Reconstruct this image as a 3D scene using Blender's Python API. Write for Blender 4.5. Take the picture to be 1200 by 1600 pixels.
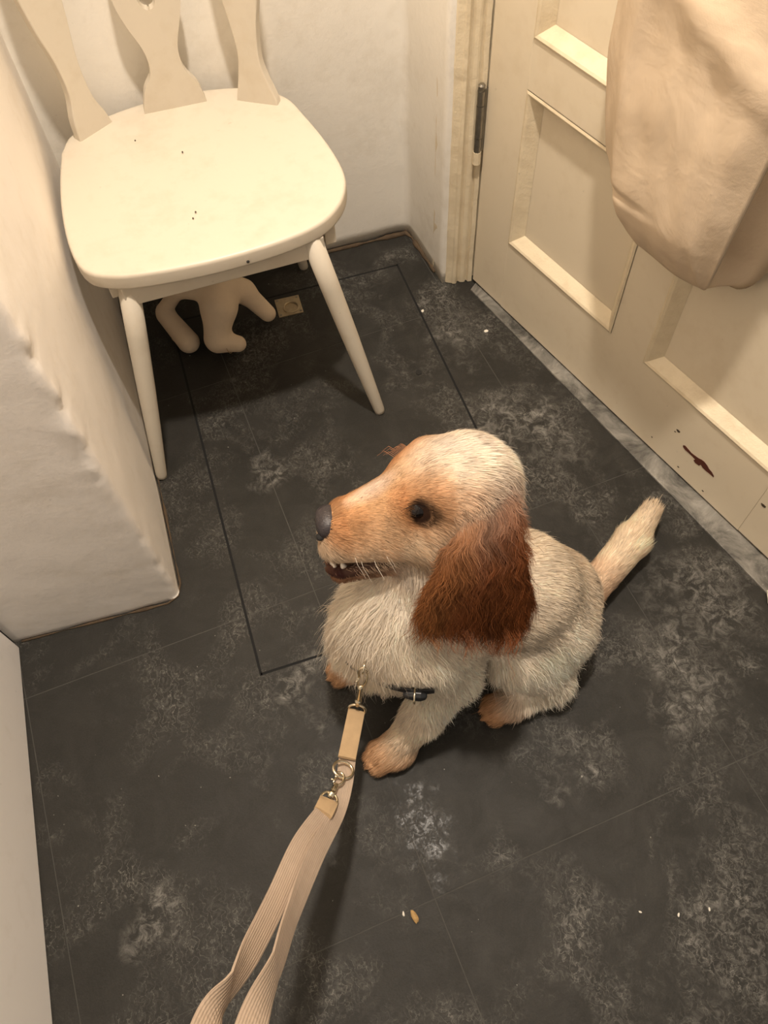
import bpy, bmesh, math, random
import numpy as np
from mathutils import Vector, Matrix
from mathutils.bvhtree import BVHTree

for o in list(bpy.data.objects):
    bpy.data.objects.remove(o)
scn = bpy.context.scene
COL = scn.collection
PI = math.pi

# ------------------------------------------------------------------ camera
CAM = np.array([0.0, 0.0, 1.2])
ROT = ((0.95025343, 0.2832818, -0.12949841),
       (-0.30951234, 0.81214805, -0.49458837),
       (-0.034936, 0.51006565, 0.85942568))
cam = bpy.data.cameras.new('camera')
cam.sensor_fit = 'VERTICAL'
cam.sensor_height = 32.0
cam.lens = 1230.0 / 1600.0 * 32.0
cam.clip_start = 0.02
camo = bpy.data.objects.new('camera', cam)
COL.objects.link(camo)
camo.matrix_world = Matrix.Translation((0, 0, 1.2)) @ Matrix(ROT).to_4x4()
scn.camera = camo

# ------------------------------------------------------------------ world, lamps, exposure
w = bpy.data.worlds.new('world')
scn.world = w
w.use_nodes = True
w.node_tree.nodes['Background'].inputs[0].default_value = (1.0, 0.90, 0.78, 1)
w.node_tree.nodes['Background'].inputs[1].default_value = 0.29


def lamp(name, loc, power, size, color, target=None, spread=None):
    l = bpy.data.lights.new(name, 'AREA')
    l.shape = 'DISK'
    l.size = size
    l.energy = power
    l.color = color
    o = bpy.data.objects.new(name, l)
    COL.objects.link(o)
    o.location = loc
    t = Vector(target) if target else Vector(loc) - Vector((0, 0, 1))
    o.rotation_euler = (t - Vector(loc)).to_track_quat('-Z', 'Y').to_euler()
    return o


lamp('ceiling_downlight', (0.19, 0.54, 2.32), 29.0, 0.10, (1.0, 0.885, 0.76))
lamp('hall_lamp', (-0.85, -1.15, 2.2), 8.0, 1.00, (1.0, 0.88, 0.78), (0.3, 0.7, 0.2))

scn.view_settings.view_transform = 'Standard'
scn.view_settings.look = 'None'
scn.view_settings.gamma = 1.0
scn.view_settings.use_curve_mapping = False
scn.view_settings.exposure = 0.46

# ------------------------------------------------------------------ material helpers


class NT:
    def __init__(self, name):
        self.m = bpy.data.materials.new(name)
        self.m.use_nodes = True
        self.t = self.m.node_tree
        self.b = self.t.nodes['Principled BSDF']

    def n(self, typ, **kw):
        nd = self.t.nodes.new(typ)
        for k, v in kw.items():
            if k.startswith('i_'):
                nd.inputs[k[2:].replace('_', ' ')].default_value = v
            else:
                setattr(nd, k, v)
        return nd

    def l(self, a, b):
        self.t.links.new(a, b)

    def coord(self, kind='Object'):
        return self.n('ShaderNodeTexCoord').outputs[kind]

    def noise(self, vec, scale, detail=4, rough=0.55, dist=0.0):
        nd = self.n('ShaderNodeTexNoise')
        nd.inputs['Scale'].default_value = scale
        nd.inputs['Detail'].default_value = detail
        nd.inputs['Roughness'].default_value = rough
        nd.inputs['Distortion'].default_value = dist
        self.l(vec, nd.inputs['Vector'])
        return nd.outputs['Fac']

    def ramp(self, fac, stops):
        nd = self.n('ShaderNodeValToRGB')
        e = nd.color_ramp.elements
        while len(e) < len(stops):
            e.new(0.5)
        for i, (p, c) in enumerate(stops):
            e[i].position = p
            e[i].color = (*c, 1) if len(c) == 3 else c
        self.l(fac, nd.inputs['Fac'])
        return nd.outputs['Color']

    def mix(self, fac, a, b, mode='MIX'):
        nd = self.n('ShaderNodeMix', data_type='RGBA', blend_type=mode)
        for s, v in ((nd.inputs[0], fac), (nd.inputs[6], a), (nd.inputs[7], b)):
            if isinstance(v, (int, float)):
                s.default_value = v
            elif isinstance(v, tuple):
                s.default_value = (*v, 1)
            else:
                self.l(v, s)
        return nd.outputs[2]

    def math(self, op, a, b=0.5):
        nd = self.n('ShaderNodeMath', operation=op)
        for s, v in ((nd.inputs[0], a), (nd.inputs[1], b)):
            if isinstance(v, (int, float)):
                s.default_value = v
            else:
                self.l(v, s)
        return nd.outputs[0]

    def bump(self, h, strength, dist=0.002):
        nd = self.n('ShaderNodeBump')
        nd.inputs['Strength'].default_value = strength
        nd.inputs['Distance'].default_value = dist
        self.l(h, nd.inputs['Height'])
        self.l(nd.outputs[0], self.b.inputs['Normal'])

    def set(self, color=None, rough=None, metal=None, spec=None):
        for k, v in (('Base Color', color), ('Roughness', rough), ('Metallic', metal), ('Specular IOR Level', spec)):
            if v is None:
                continue
            if isinstance(v, tuple):
                self.b.inputs[k].default_value = (*v, 1)
            elif isinstance(v, (int, float)):
                self.b.inputs[k].default_value = v
            else:
                self.l(v, self.b.inputs[k])
        return self.m


def paint_mat(name, base, dirt, rough=0.45, bumpscale=60, bumpstr=0.25, dirtamt=(0.55, 0.75), fine=350):
    t = NT(name)
    v = t.coord()
    n1 = t.noise(v, 6, 5, 0.6)
    n2 = t.noise(v, 35, 4, 0.6)
    fac = t.ramp(t.math('MULTIPLY', t.math('ADD', n1, n2), 0.5), [(dirtamt[0], (0, 0, 0)), (dirtamt[1], (1, 1, 1))])
    sp = t.ramp(t.noise(v, 90, 2, 0.5), [(0.75, (0, 0, 0)), (0.80, (1, 1, 1))])
    c = t.mix(fac, base, dirt)
    c = t.mix(t.math('MULTIPLY', sp, 0.25), c, tuple(x * 0.45 for x in base))
    h = t.math('ADD', t.noise(v, bumpscale, 5, 0.6), t.math('MULTIPLY', t.noise(v, fine, 2, 0.5), 0.25))
    t.bump(h, bumpstr, 0.004)
    return t.set(c, rough)


def plain_mat(name, base, rough=0.5, metal=0.0, vary=0.15, scale=40, bump=0.0):
    t = NT(name)
    v = t.coord()
    n = t.noise(v, scale, 4, 0.6)
    c = t.mix(n, tuple(x * (1 - vary) for x in base), tuple(min(1, x * (1 + vary)) for x in base))
    if bump:
        t.bump(t.noise(v, scale * 6, 3, 0.6), bump, 0.001)
    return t.set(c, rough, metal)


def tile_mat(name):
    t = NT(name)
    v = t.coord('Object')
    base = t.mix(t.noise(v, 5, 5, 0.65), (0.0095, 0.0086, 0.0068), (0.022, 0.0202, 0.0165))
    base = t.mix(t.math('MULTIPLY', t.noise(v, 420, 2, 0.7), 0.5), base, (0.045, 0.042, 0.036))
    # chalky scuffs: patches of dusty paw marks
    patch = t.ramp(t.noise(v, 7, 4, 0.6, 0.6), [(0.48, (0, 0, 0)), (0.70, (1, 1, 1))])
    scr = t.ramp(t.noise(v, 70, 6, 0.72, 1.5), [(0.46, (0, 0, 0)), (0.72, (1, 1, 1))])
    film = t.ramp(t.noise(v, 16, 6, 0.7, 0.8), [(0.42, (0, 0, 0)), (0.8, (1, 1, 1))])
    # more dust where people step in by the door (broad patch of dirt on the floor)
    sep = t.n('ShaderNodeSeparateXYZ')
    t.l(v, sep.inputs[0])
    side = t.n('ShaderNodeMapRange')
    side.inputs['From Min'].default_value = -0.2
    side.inputs['From Max'].default_value = 0.55
    side.inputs['To Min'].default_value = 0.45
    side.inputs['To Max'].default_value = 1.0
    t.l(sep.outputs['X'], side.inputs['Value'])
    nc = t.n('ShaderNodeTexNoise')
    nc.inputs['Scale'].default_value = 9
    nc.inputs['Detail'].default_value = 5
    t.l(v, nc.inputs['Vector'])
    sb = t.n('ShaderNodeVectorMath', operation='SUBTRACT')
    t.l(nc.outputs['Color'], sb.inputs[0])
    sb.inputs[1].default_value = (0.5, 0.5, 0.5)
    sc2 = t.n('ShaderNodeVectorMath', operation='SCALE')
    t.l(sb.outputs[0], sc2.inputs[0])
    sc2.inputs['Scale'].default_value = 0.22
    adv = t.n('ShaderNodeVectorMath', operation='ADD')
    t.l(v, adv.inputs[0])
    t.l(sc2.outputs[0], adv.inputs[1])
    wob = adv.outputs[0]
    extra = None
    for cx, cy, r_ in ((0.50, 0.76, 0.10), (0.46, 0.84, 0.06), (0.53, 0.26, 0.08), (0.32, 0.16, 0.04), (0.03, 0.84, 0.05), (-0.29, 0.18, 0.05), (-0.04, 0.42, 0.035), (0.62, 0.36, 0.08), (0.45, 1.05, 0.06)):
        dd = t.n('ShaderNodeVectorMath', operation='DISTANCE')
        t.l(wob, dd.inputs[0])
        dd.inputs[1].default_value = (cx, cy, 0)
        mr = t.n('ShaderNodeMapRange')
        mr.inputs['From Min'].default_value = r_ * 1.25
        mr.inputs['From Max'].default_value = r_ * 0.25
        t.l(dd.outputs['Value'], mr.inputs['Value'])
        extra = mr.outputs[0] if extra is None else t.math('MAXIMUM', extra, mr.outputs[0])
    smear = t.ramp(t.noise(v, 48, 9, 0.78, 0.7), [(0.46, (0, 0, 0)), (0.68, (1, 1, 1))])
    dust = t.math('MAXIMUM', t.math('MULTIPLY', t.math('MULTIPLY', t.math('MULTIPLY', patch, scr), side.outputs[0]), 0.75), t.math('MULTIPLY', extra, smear))
    c = t.mix(t.math('MULTIPLY', t.math('MULTIPLY', film, side.outputs[0]), 0.26), base, (0.10, 0.095, 0.084))
    c = t.mix(t.math('MULTIPLY', dust, 0.85), c, (0.30, 0.285, 0.255))
    # fine hair-like scratches
    wv = t.n('ShaderNodeTexWave')
    wv.inputs['Scale'].default_value = 28
    wv.inputs['Distortion'].default_value = 16
    wv.inputs['Detail'].default_value = 4
    wv.inputs['Detail Scale'].default_value = 2.2
    t.l(v, wv.inputs['Vector'])
    sc = t.ramp(wv.outputs['Fac'], [(0.955, (0, 0, 0)), (0.985, (1, 1, 1))])
    c = t.mix(t.math('MULTIPLY', t.math('MULTIPLY', sc, patch), 0.28), c, (0.36, 0.34, 0.3))
    spk = t.ramp(t.noise(v, 160, 1, 0.4), [(0.80, (0, 0, 0)), (0.83, (1, 1, 1))])
    c = t.mix(t.math('MULTIPLY', spk, 0.5), c, (0.4, 0.38, 0.33))
    # a wet patch in front of the dog
    vd = t.n('ShaderNodeVectorMath', operation='DISTANCE')
    mp = t.n('ShaderNodeMapping')
    mp.inputs['Location'].default_value = (-0.074, -0.085, 0)
    mp.inputs['Scale'].default_value = (1.0, 0.5, 1.0)
    t.l(v, mp.inputs['Vector'])
    t.l(mp.outputs[0], vd.inputs[0])
    wetn = t.math('ADD', vd.outputs['Value'], t.math('MULTIPLY', t.math('SUBTRACT', t.noise(v, 38, 5, 0.7), 0.5), 0.13))
    wet = t.math('MULTIPLY', t.ramp(wetn, [(0.014, (1, 1, 1)), (0.040, (0, 0, 0))]), t.ramp(t.noise(v, 95, 4, 0.7, 1.0), [(0.44, (0, 0, 0)), (0.58, (1, 1, 1))]))
    r = t.math('SUBTRACT', t.math('ADD', 0.46, t.math('MULTIPLY', t.noise(v, 25, 5, 0.6), 0.22)), t.math('MULTIPLY', wet, 0.30))
    h = t.math('ADD', t.noise(v, 45, 6, 0.62), t.math('MULTIPLY', t.noise(v, 240, 3, 0.6), 0.4))
    t.bump(h, 0.30, 0.003)
    return t.set(c, r, spec=0.22)


M = {}
M['tile'] = tile_mat('slate_tile')
M['grout'] = plain_mat('grout', (0.060, 0.056, 0.049), 0.9, 0, 0.5, 30, 0.3)
M['gap'] = plain_mat('gap_dark', (0.004, 0.004, 0.004), 0.9)
M['plaster'] = paint_mat('wall_plaster', (0.86, 0.81, 0.72), (0.76, 0.70, 0.60), 0.6, 28, 0.28, (0.5, 0.72), 160)
M['pier'] = paint_mat('pier_plaster', (0.93, 0.87, 0.80), (0.85, 0.78, 0.69), 0.5, 22, 0.22, (0.5, 0.72), 160)
M['panelwhite'] = paint_mat('smooth_white_paint', (0.93, 0.88, 0.83), (0.84, 0.78, 0.71), 0.35, 8, 0.05, (0.55, 0.8))
M['cream'] = paint_mat('cream_gloss_paint', (0.74, 0.645, 0.49), (0.67, 0.565, 0.41), 0.32, 14, 0.07, (0.52, 0.8))
M['frame'] = paint_mat('cream_frame_paint', (0.74, 0.635, 0.455), (0.60, 0.49, 0.33), 0.35, 55, 0.35, (0.48, 0.75))
M['chair'] = paint_mat('chair_white_paint', (0.63, 0.565, 0.46), (0.57, 0.495, 0.385), 0.38, 16, 0.07, (0.5, 0.74))
M['grime'] = plain_mat('grime', (0.085, 0.055, 0.030), 0.9, 0, 0.7, 45, 0.6)
M['brass'] = plain_mat('worn_brass', (0.42, 0.34, 0.22), 0.45, 0.6, 0.3, 120, 0.2)
M['steel'] = plain_mat('dull_steel', (0.30, 0.28, 0.24), 0.35, 0.9, 0.25, 90)
M['nickel'] = plain_mat('pale_gold_nickel', (0.80, 0.70, 0.52), 0.22, 1.0, 0.1, 90)
M['dark'] = plain_mat('matte_black', (0.01, 0.009, 0.008), 0.8)  # flat black for the hatch plug, peg hole and nostrils
M['chip'] = plain_mat('red_brown_chip', (0.085, 0.018, 0.008), 0.7, 0, 0.5, 120)
M['chipdark'] = plain_mat('dark_chip', (0.05, 0.035, 0.02), 0.8)
M['crumb'] = plain_mat('biscuit', (0.42, 0.26, 0.10), 0.8, 0, 0.5, 200, 0.5)
M['flake'] = plain_mat('paint_flake', (0.75, 0.70, 0.60), 0.7)
M['blackplastic'] = plain_mat('black_plastic', (0.012, 0.012, 0.013), 0.32)
M['blackweb'] = plain_mat('black_webbing', (0.012, 0.011, 0.011), 0.75)


def strip_mat():
    t = NT('dusty_shaded_threshold')
    v = t.coord()
    a = t.ramp(t.noise(v, 11, 6, 0.7, 0.8), [(0.40, (0.045, 0.042, 0.036)), (0.70, (0.33, 0.31, 0.27))])  # pale tones are dust; dark tones also carry painted shade
    b = t.ramp(t.noise(v, 60, 5, 0.7, 1.0), [(0.62, (0, 0, 0)), (0.75, (1, 1, 1))])
    c = t.mix(t.math('MULTIPLY', b, 0.5), a, (0.55, 0.52, 0.46))
    t.bump(t.noise(v, 90, 4, 0.6), 0.3, 0.002)
    return t.set(c, 0.55)


M['strip'] = strip_mat()


def canvas_mat():
    t = NT('beige_canvas')
    v = t.coord()
    c = t.mix(t.noise(v, 7, 4, 0.6), (0.56, 0.435, 0.30), (0.64, 0.515, 0.38))
    w1 = t.n('ShaderNodeTexWave', bands_direction='X')
    w2 = t.n('ShaderNodeTexWave', bands_direction='Z')
    for q in (w1, w2):
        q.inputs['Scale'].default_value = 260
        q.inputs['Distortion'].default_value = 0.6
        t.l(v, q.inputs['Vector'])
    wr = t.noise(v, 13, 5, 0.55, 0.4)
    h = t.math('ADD', t.math('MULTIPLY', t.math('ADD', w1.outputs['Fac'], w2.outputs['Fac']), 0.012), t.math('MULTIPLY', wr, 1.3))
    t.bump(h, 0.4, 0.008)
    return t.set(c, 0.85, spec=0.2)


M['canvas'] = canvas_mat()


def web_mat(name, c0, c1):
    t = NT(name)
    v = t.coord('UV')
    w1 = t.n('ShaderNodeTexWave', bands_direction='X')
    w1.inputs['Scale'].default_value = 3.2
    w1.inputs['Distortion'].default_value = 0.5
    t.l(v, w1.inputs['Vector'])
    n = t.noise(t.coord(), 60, 4, 0.6)
    c = t.mix(n, c0, c1)
    c = t.mix(t.math('MULTIPLY', w1.outputs['Fac'], 0.22), c, tuple(x * 0.6 for x in c0))
    t.bump(t.math('ADD', w1.outputs['Fac'], t.math('MULTIPLY', t.noise(t.coord(), 500, 2), 0.6)), 0.4, 0.0008)
    return t.set(c, 0.85, spec=0.2)


M['web'] = web_mat('tan_webbing', (0.40, 0.305, 0.225), (0.50, 0.39, 0.30))
M['suede'] = plain_mat('tan_suede', (0.42, 0.29, 0.16), 0.9, 0, 0.2, 60, 0.3)


def vcol_mat(name, rough, spec, sheen=0.0):
    t = NT(name)
    a = t.n('ShaderNodeAttribute', attribute_name='Col')
    t.set(a.outputs['Color'], rough, spec=spec)
    if sheen:
        t.b.inputs['Sheen Weight'].default_value = sheen
    return t.m


M['skin'] = vcol_mat('dog_skin_and_undercoat', 0.8, 0.15)
M['fur'] = vcol_mat('dog_fur', 0.62, 0.2)
ft = M['fur'].node_tree
tr = ft.nodes.new('ShaderNodeBsdfTranslucent')
mx = ft.nodes.new('ShaderNodeMixShader')
mx.inputs[0].default_value = 0.28
at_ = [q for q in ft.nodes if q.type == 'ATTRIBUTE'][0]
ou = [q for q in ft.nodes if q.type == 'OUTPUT_MATERIAL'][0]
ft.links.new(at_.outputs['Color'], tr.inputs['Color'])
ft.links.new(ft.nodes['Principled BSDF'].outputs[0], mx.inputs[1])
ft.links.new(tr.outputs[0], mx.inputs[2])
ft.links.new(mx.outputs[0], ou.inputs['Surface'])
M['noseleather'] = None
t = NT('nose_leather')
vv = t.coord()
t.bump(t.noise(vv, 420, 3, 0.6), 0.6, 0.0012)
M['noseleather'] = t.set(t.mix(t.noise(vv, 60), (0.020, 0.016, 0.018), (0.045, 0.036, 0.038)), 0.38)
M['eye'] = plain_mat('dark_eye', (0.006, 0.0035, 0.003), 0.05)
M['lash'] = plain_mat('lash', (0.32, 0.14, 0.06), 0.6)
M['lid'] = plain_mat('dark_eyelid', (0.010, 0.006, 0.005), 0.4)
M['tooth'] = plain_mat('tooth', (0.88, 0.78, 0.66), 0.25, 0, 0.08)
M['tongue'] = plain_mat('tongue_pink', (0.48, 0.16, 0.15), 0.35, 0, 0.2, 90, 0.2)
M['gum'] = plain_mat('dark_gum', (0.05, 0.018, 0.016), 0.35, 0, 0.3)
M['plush'] = plain_mat('cream_plush', (0.72, 0.58, 0.42), 0.85, 0, 0.12, 30, 0.3)

# ------------------------------------------------------------------ object helpers


def mesh_obj(name, verts, faces, mat, parent=None, smooth=False):
    me = bpy.data.meshes.new(name)
    me.from_pydata([tuple(map(float, v)) for v in verts], [], [tuple(map(int, f)) for f in faces])
    if smooth:
        me.polygons.foreach_set('use_smooth', [True] * len(me.polygons))
    me.materials.append(mat)
    o = bpy.data.objects.new(name, me)
    COL.objects.link(o)
    if parent is not None:
        o.parent = parent
        o.matrix_parent_inverse = Matrix.Translation(-parent_loc(parent))
    return o


def parent_loc(p):
    v = Vector(p.location)
    return v


def bm_obj(name, bm, mat, parent=None, smooth=False, bevel=0.0, seg=2):
    me = bpy.data.meshes.new(name)
    bmesh.ops.recalc_face_normals(bm, faces=bm.faces)
    bm.to_mesh(me)
    bm.free()
    if smooth:
        me.polygons.foreach_set('use_smooth', [True] * len(me.polygons))
    me.materials.append(mat)
    o = bpy.data.objects.new(name, me)
    COL.objects.link(o)
    if parent is not None:
        o.parent = parent
        o.matrix_parent_inverse = Matrix.Translation(-parent_loc(parent))
    if bevel:
        m = o.modifiers.new('bevel', 'BEVEL')
        m.width = bevel
        m.segments = seg
        m.limit_method = 'ANGLE'
    return o


def thing(name, label, cat, loc=(0, 0, 0), group=None):
    o = bpy.data.objects.new(name, None)
    COL.objects.link(o)
    o.location = loc
    o.empty_display_size = 0.05
    o['label'] = label
    o['category'] = cat
    if group:
        o['group'] = group
    return o


def tag(o, label=None, cat=None, group=None, kind=None):
    for k, v in (('label', label), ('category', cat), ('group', group), ('kind', kind)):
        if v:
            o[k] = v
    return o


def prism(bm, poly, z0, z1):
    """vertical prism over a footprint polygon"""
    lo = [bm.verts.new((x, y, z0)) for x, y in poly]
    hi = [bm.verts.new((x, y, z1)) for x, y in poly]
    n = len(poly)
    bm.faces.new(lo[::-1])
    bm.faces.new(hi)
    for i in range(n):
        bm.faces.new((lo[i], lo[(i + 1) % n], hi[(i + 1) % n], hi[i]))


def tube(bm, pts, rads, seg=12, caps=True, up=(0, 0, 1)):
    pts = [Vector(p) for p in pts]
    rings = []
    for i, p in enumerate(pts):
        a = pts[max(0, i - 1)]
        b = pts[min(len(pts) - 1, i + 1)]
        d = (b - a).normalized()
        u = d.cross(Vector(up))
        if u.length < 1e-3:
            u = d.cross(Vector((1, 0, 0)))
        u.normalize()
        v = u.cross(d).normalized()
        r = rads[i] if hasattr(rads, '__len__') else rads
        rings.append([bm.verts.new(p + (u * math.cos(k * 2 * PI / seg) + v * math.sin(k * 2 * PI / seg)) * r) for k in range(seg)])
    for i in range(len(rings) - 1):
        for k in range(seg):
            bm.faces.new((rings[i][k], rings[i][(k + 1) % seg], rings[i + 1][(k + 1) % seg], rings[i + 1][k]))
    if caps:
        bm.faces.new(rings[0][::-1])
        bm.faces.new(rings[-1])


def torus(bm, c, u, v, R, r, n=28, seg=10, a0=0.0, a1=2 * PI, sx=1.0):
    c, u, v = Vector(c), Vector(u).normalized(), Vector(v).normalized()
    w_ = u.cross(v)
    full = abs(a1 - a0 - 2 * PI) < 1e-6
    rings = []
    cnt = n if full else n + 1
    for i in range(cnt):
        a = a0 + (a1 - a0) * i / n
        rd = u * math.cos(a) * sx + v * math.sin(a)
        p = c + rd * R
        rdn = rd.normalized()
        rings.append([bm.verts.new(p + (rdn * math.cos(k * 2 * PI / seg) + w_ * math.sin(k * 2 * PI / seg)) * r) for k in range(seg)])
    for i in range(n if full else n):
        A = rings[i]
        B = rings[(i + 1) % cnt]
        if not full and i + 1 >= cnt:
            break
        for k in range(seg):
            bm.faces.new((A[k], A[(k + 1) % seg], B[(k + 1) % seg], B[k]))
    if not full:
        bm.faces.new(rings[0][::-1])
        bm.faces.new(rings[-1])


def catmull(pts, n):
    P = np.array(pts, float)
    P = np.vstack([2 * P[0] - P[1], P, 2 * P[-1] - P[-2]])
    out = []
    for i in range(1, len(P) - 2):
        for k in range(n):
            t_ = k / n
            a, b, c, d = P[i - 1], P[i], P[i + 1], P[i + 2]
            out.append(0.5 * (2 * b + (c - a) * t_ + (2 * a - 5 * b + 4 * c - d) * t_ ** 2 + (-a + 3 * b - 3 * c + d) * t_ ** 3))
    out.append(P[-2])
    return np.array(out)


RNG = np.random.default_rng(7)


def snoise(p, scale, seed, octaves=3):
    """smooth pseudo-noise in -1..1 for an (n,3) array"""
    r = np.random.default_rng(seed)
    out = np.zeros(len(p))
    amp = 1.0
    tot = 0
    for o in range(octaves):
        for _ in range(4):
            k = r.normal(size=3)
            k /= np.linalg.norm(k)
            k *= scale * (2 ** o) * r.uniform(0.7, 1.4)
            out += amp * np.sin(p @ k + r.uniform(0, 6.28))
        tot += amp * 2.0
        amp *= 0.5
    return out / tot


def sheet_wall(name, poly, mat, z1=2.4, dz=0.03, rough=0.002, thick=0.06, seed=1, corner=None):
    """plaster wall swept up from a floor polyline, slightly uneven"""
    poly = np.array(poly, float)
    zs = np.concatenate([np.arange(0, 1.0, dz), np.linspace(1.0, z1, 12)])
    tang = np.gradient(poly, axis=0)
    nrm = np.stack([-tang[:, 1], tang[:, 0]], 1)
    nrm /= np.linalg.norm(nrm, axis=1)[:, None]
    V = []
    for z in zs:
        p3 = np.column_stack([poly, np.full(len(poly), z)])
        d = snoise(p3, 14, seed) * rough + snoise(p3, 60, seed + 5) * rough * 0.5
        if corner is not None:
            cd = np.linalg.norm(poly - np.array(corner), axis=1)
            d = d + np.exp(-(cd / 0.014) ** 2) * (np.clip(snoise(p3, 37, seed + 8, 2) - 0.1, 0, 1) * snoise(p3, 170, seed + 9, 3) * 0.006 - 0.0004)
        V.append(np.column_stack([poly + nrm * d[:, None], np.full(len(poly), z)]))
    n = len(poly)
    F = []
    for i in range(len(zs) - 1):
        for j in range(n - 1):
            F.append((i * n + j, i * n + j + 1, (i + 1) * n + j + 1, (i + 1) * n + j))
    V = np.concatenate(V)
    o = mesh_obj(name, V, F, mat, smooth=True)
    sm = o.modifiers.new('solid', 'SOLIDIFY')
    sm.thickness = thick
    sm.offset = 1
    tag(o, kind='structure')
    return o


def dens(a, b, step=0.02):
    a, b = np.array(a, float), np.array(b, float)
    n = max(2, int(np.linalg.norm(b - a) / step))
    return [tuple(a + (b - a) * i / n) for i in range(n)]


# ------------------------------------------------------------------ floor with slate tiles
fl = bm = bmesh.new()
prism(bm, [(-1.0, -1.6), (1.4, -1.6), (1.4, 1.6), (-1.0, 1.6)], -0.06, -0.0005)
floor = tag(bm_obj('floor', bm, M['grout']), 'dark slate tiled floor with dusty smudges', 'floor', kind='structure')

HX0, HX1, HY0, HY1 = -0.097, 0.402, 0.470, 1.276      # the hatch in the floor
TH = math.radians(3.85)
TU = np.array([math.cos(TH), math.sin(TH)])
TV = np.array([-math.sin(TH), math.cos(TH)])
T0 = np.array([0.056, 0.0815])
PX, PY = 0.4835, 0.503


def clip(poly, nx, ny, c):
    out = []
    for i in range(len(poly)):
        p, q = poly[i], poly[(i + 1) % len(poly)]
        dp, dq = nx * p[0] + ny * p[1] - c, nx * q[0] + ny * q[1] - c
        if dp <= 0:
            out.append(p)
        if dp * dq < 0:
            s_ = dp / (dp - dq)
            out.append((p[0] + s_ * (q[0] - p[0]), p[1] + s_ * (q[1] - p[1])))
    return out


def area(poly):
    return 0.5 * sum(poly[i][0] * poly[(i + 1) % len(poly)][1] - poly[(i + 1) % len(poly)][0] * poly[i][1] for i in range(len(poly))) if len(poly) > 2 else 0


G = 0.0016
cells = []
for i in range(-3, 4):
    for j in range(-4, 5):
        o_ = T0 + TU * PX * i + TV * PY * j
        c4 = [o_ + TU * a * PX + TV * b * PY + TU * (g1) + TV * (g2) for a, b, g1, g2 in
              ((0, 0, G / 2, G / 2), (1, 0, -G / 2, G / 2), (1, 1, -G / 2, -G / 2), (0, 1, G / 2, -G / 2))]
        cells.append([tuple(p) for p in c4])
e = 0.0022
hatch = thing('floor_hatch', 'tiled lift-up hatch set in the slate floor beneath the chair and dog', 'hatch', (0.15, 0.87, -0.05))
for c4 in cells:
    p = clip(clip(clip(clip(c4, -1, 0, 1.0), 1, 0, 1.4), 0, -1, 1.6), 0, 1, 1.44)
    if abs(area(p)) < 1e-4:
        continue
    pieces = [clip(p, 0, -1, -(HY1 + e)), clip(p, 0, 1, HY0 - e)]
    mid = clip(clip(p, 0, 1, HY1 + e), 0, -1, -(HY0 - e))
    pieces += [clip(mid, 1, 0, HX0 - e), clip(mid, -1, 0, -(HX1 + e))]
    bm = bmesh.new()
    any_ = False
    for q in pieces:
        if abs(area(q)) > 1e-5:
            prism(bm, q, -0.02, float(RNG.uniform(-0.0001, 0.0003)))
            any_ = True
    if any_:
        bm_obj('slate_tile', bm, M['tile'], floor)
    else:
        bm.free()
    q = clip(clip(clip(clip(p, 0, 1, HY1 - e), 0, -1, -(HY0 + e)), -1, 0, -(HX0 + e)), 1, 0, HX1 - e)
    if abs(area(q)) > 1e-5:
        bm = bmesh.new()
        prism(bm, q, -0.02, 0.0)
        bm_obj('slate_tile', bm, M['tile'], hatch)
# dark slot round the hatch
bm = bmesh.new()
for x0, y0, x1, y1 in ((HX0 - e, HY0 - e, HX0 + e, HY1 + e), (HX1 - e, HY0 - e, HX1 + e, HY1 + e), (HX0, HY0 - e, HX1, HY0 + e), (HX0, HY1 - e, HX1, HY1 + e)):
    prism(bm, [(x0, y0), (x1, y0), (x1, y1), (x0, y1)], -0.02, -0.0003)
bm_obj('hatch_joint', bm, M['gap'], hatch)
# recessed ring pull on the hatch
rp = (0.1475, 1.236)
bm = bmesh.new()
bm2 = bmesh.new()
n = 32
hs = 0.026
rot = math.radians(-2.5)


def rr(x, y):
    return (rp[0] + x * math.cos(rot) - y * math.sin(rot), rp[1] + x * math.sin(rot) + y * math.cos(rot))


hcx, hcy, hr = 0.004, -0.006, 0.0135
inner = [(hcx + hr * math.cos(2 * PI * k / n), hcy + hr * math.sin(2 * PI * k / n)) for k in range(n)]
outer = []
for k in range(n):
    a = 2 * PI * k / n
    s_ = hs / max(abs(math.cos(a)), abs(math.sin(a)))
    outer.append((s_ * math.cos(a), s_ * math.sin(a)))
zt = 0.0022
vo = [bm.verts.new((*rr(*p), zt)) for p in outer]
vi = [bm.verts.new((*rr(*p), zt)) for p in inner]
vb = [bm.verts.new((*rr(*p), 0.0004)) for p in inner]
vd = [bm.verts.new((*rr(*p), -0.002)) for p in outer]
for k in range(n):
    k2 = (k + 1) % n
    bm.faces.new((vo[k], vo[k2], vi[k2], vi[k]))
    bm.faces.new((vi[k], vi[k2], vb[k2], vb[k]))
    bm.faces.new((vd[k], vd[k2], vo[k2], vo[k]))
bm.faces.new(vb)
plate = bm_obj('pull_plate', bm, M['brass'], hatch)
plate['label'] = 'square brass plate with recessed ring pull'
bm = bmesh.new()
torus(bm, (*rr(hcx, hcy), zt + 0.001), (1, 0, 0), (0, 1, 0), 0.0155, 0.0016, 28, 8)
bm_obj('pull_ring', bm, M['brass'], plate)
for sx in (-1, 1):
    for sy in (-1, 1):
        bm = bmesh.new()
        bmesh.ops.create_cone(bm, cap_ends=True, segments=10, radius1=0.0026, radius2=0.002, depth=0.0014,
                              matrix=Matrix.Translation((*rr(sx * 0.021, sy * 0.021), zt + 0.0006)))
        bm_obj('screw', bm, M['steel'], plate)
bm = bmesh.new()
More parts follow.
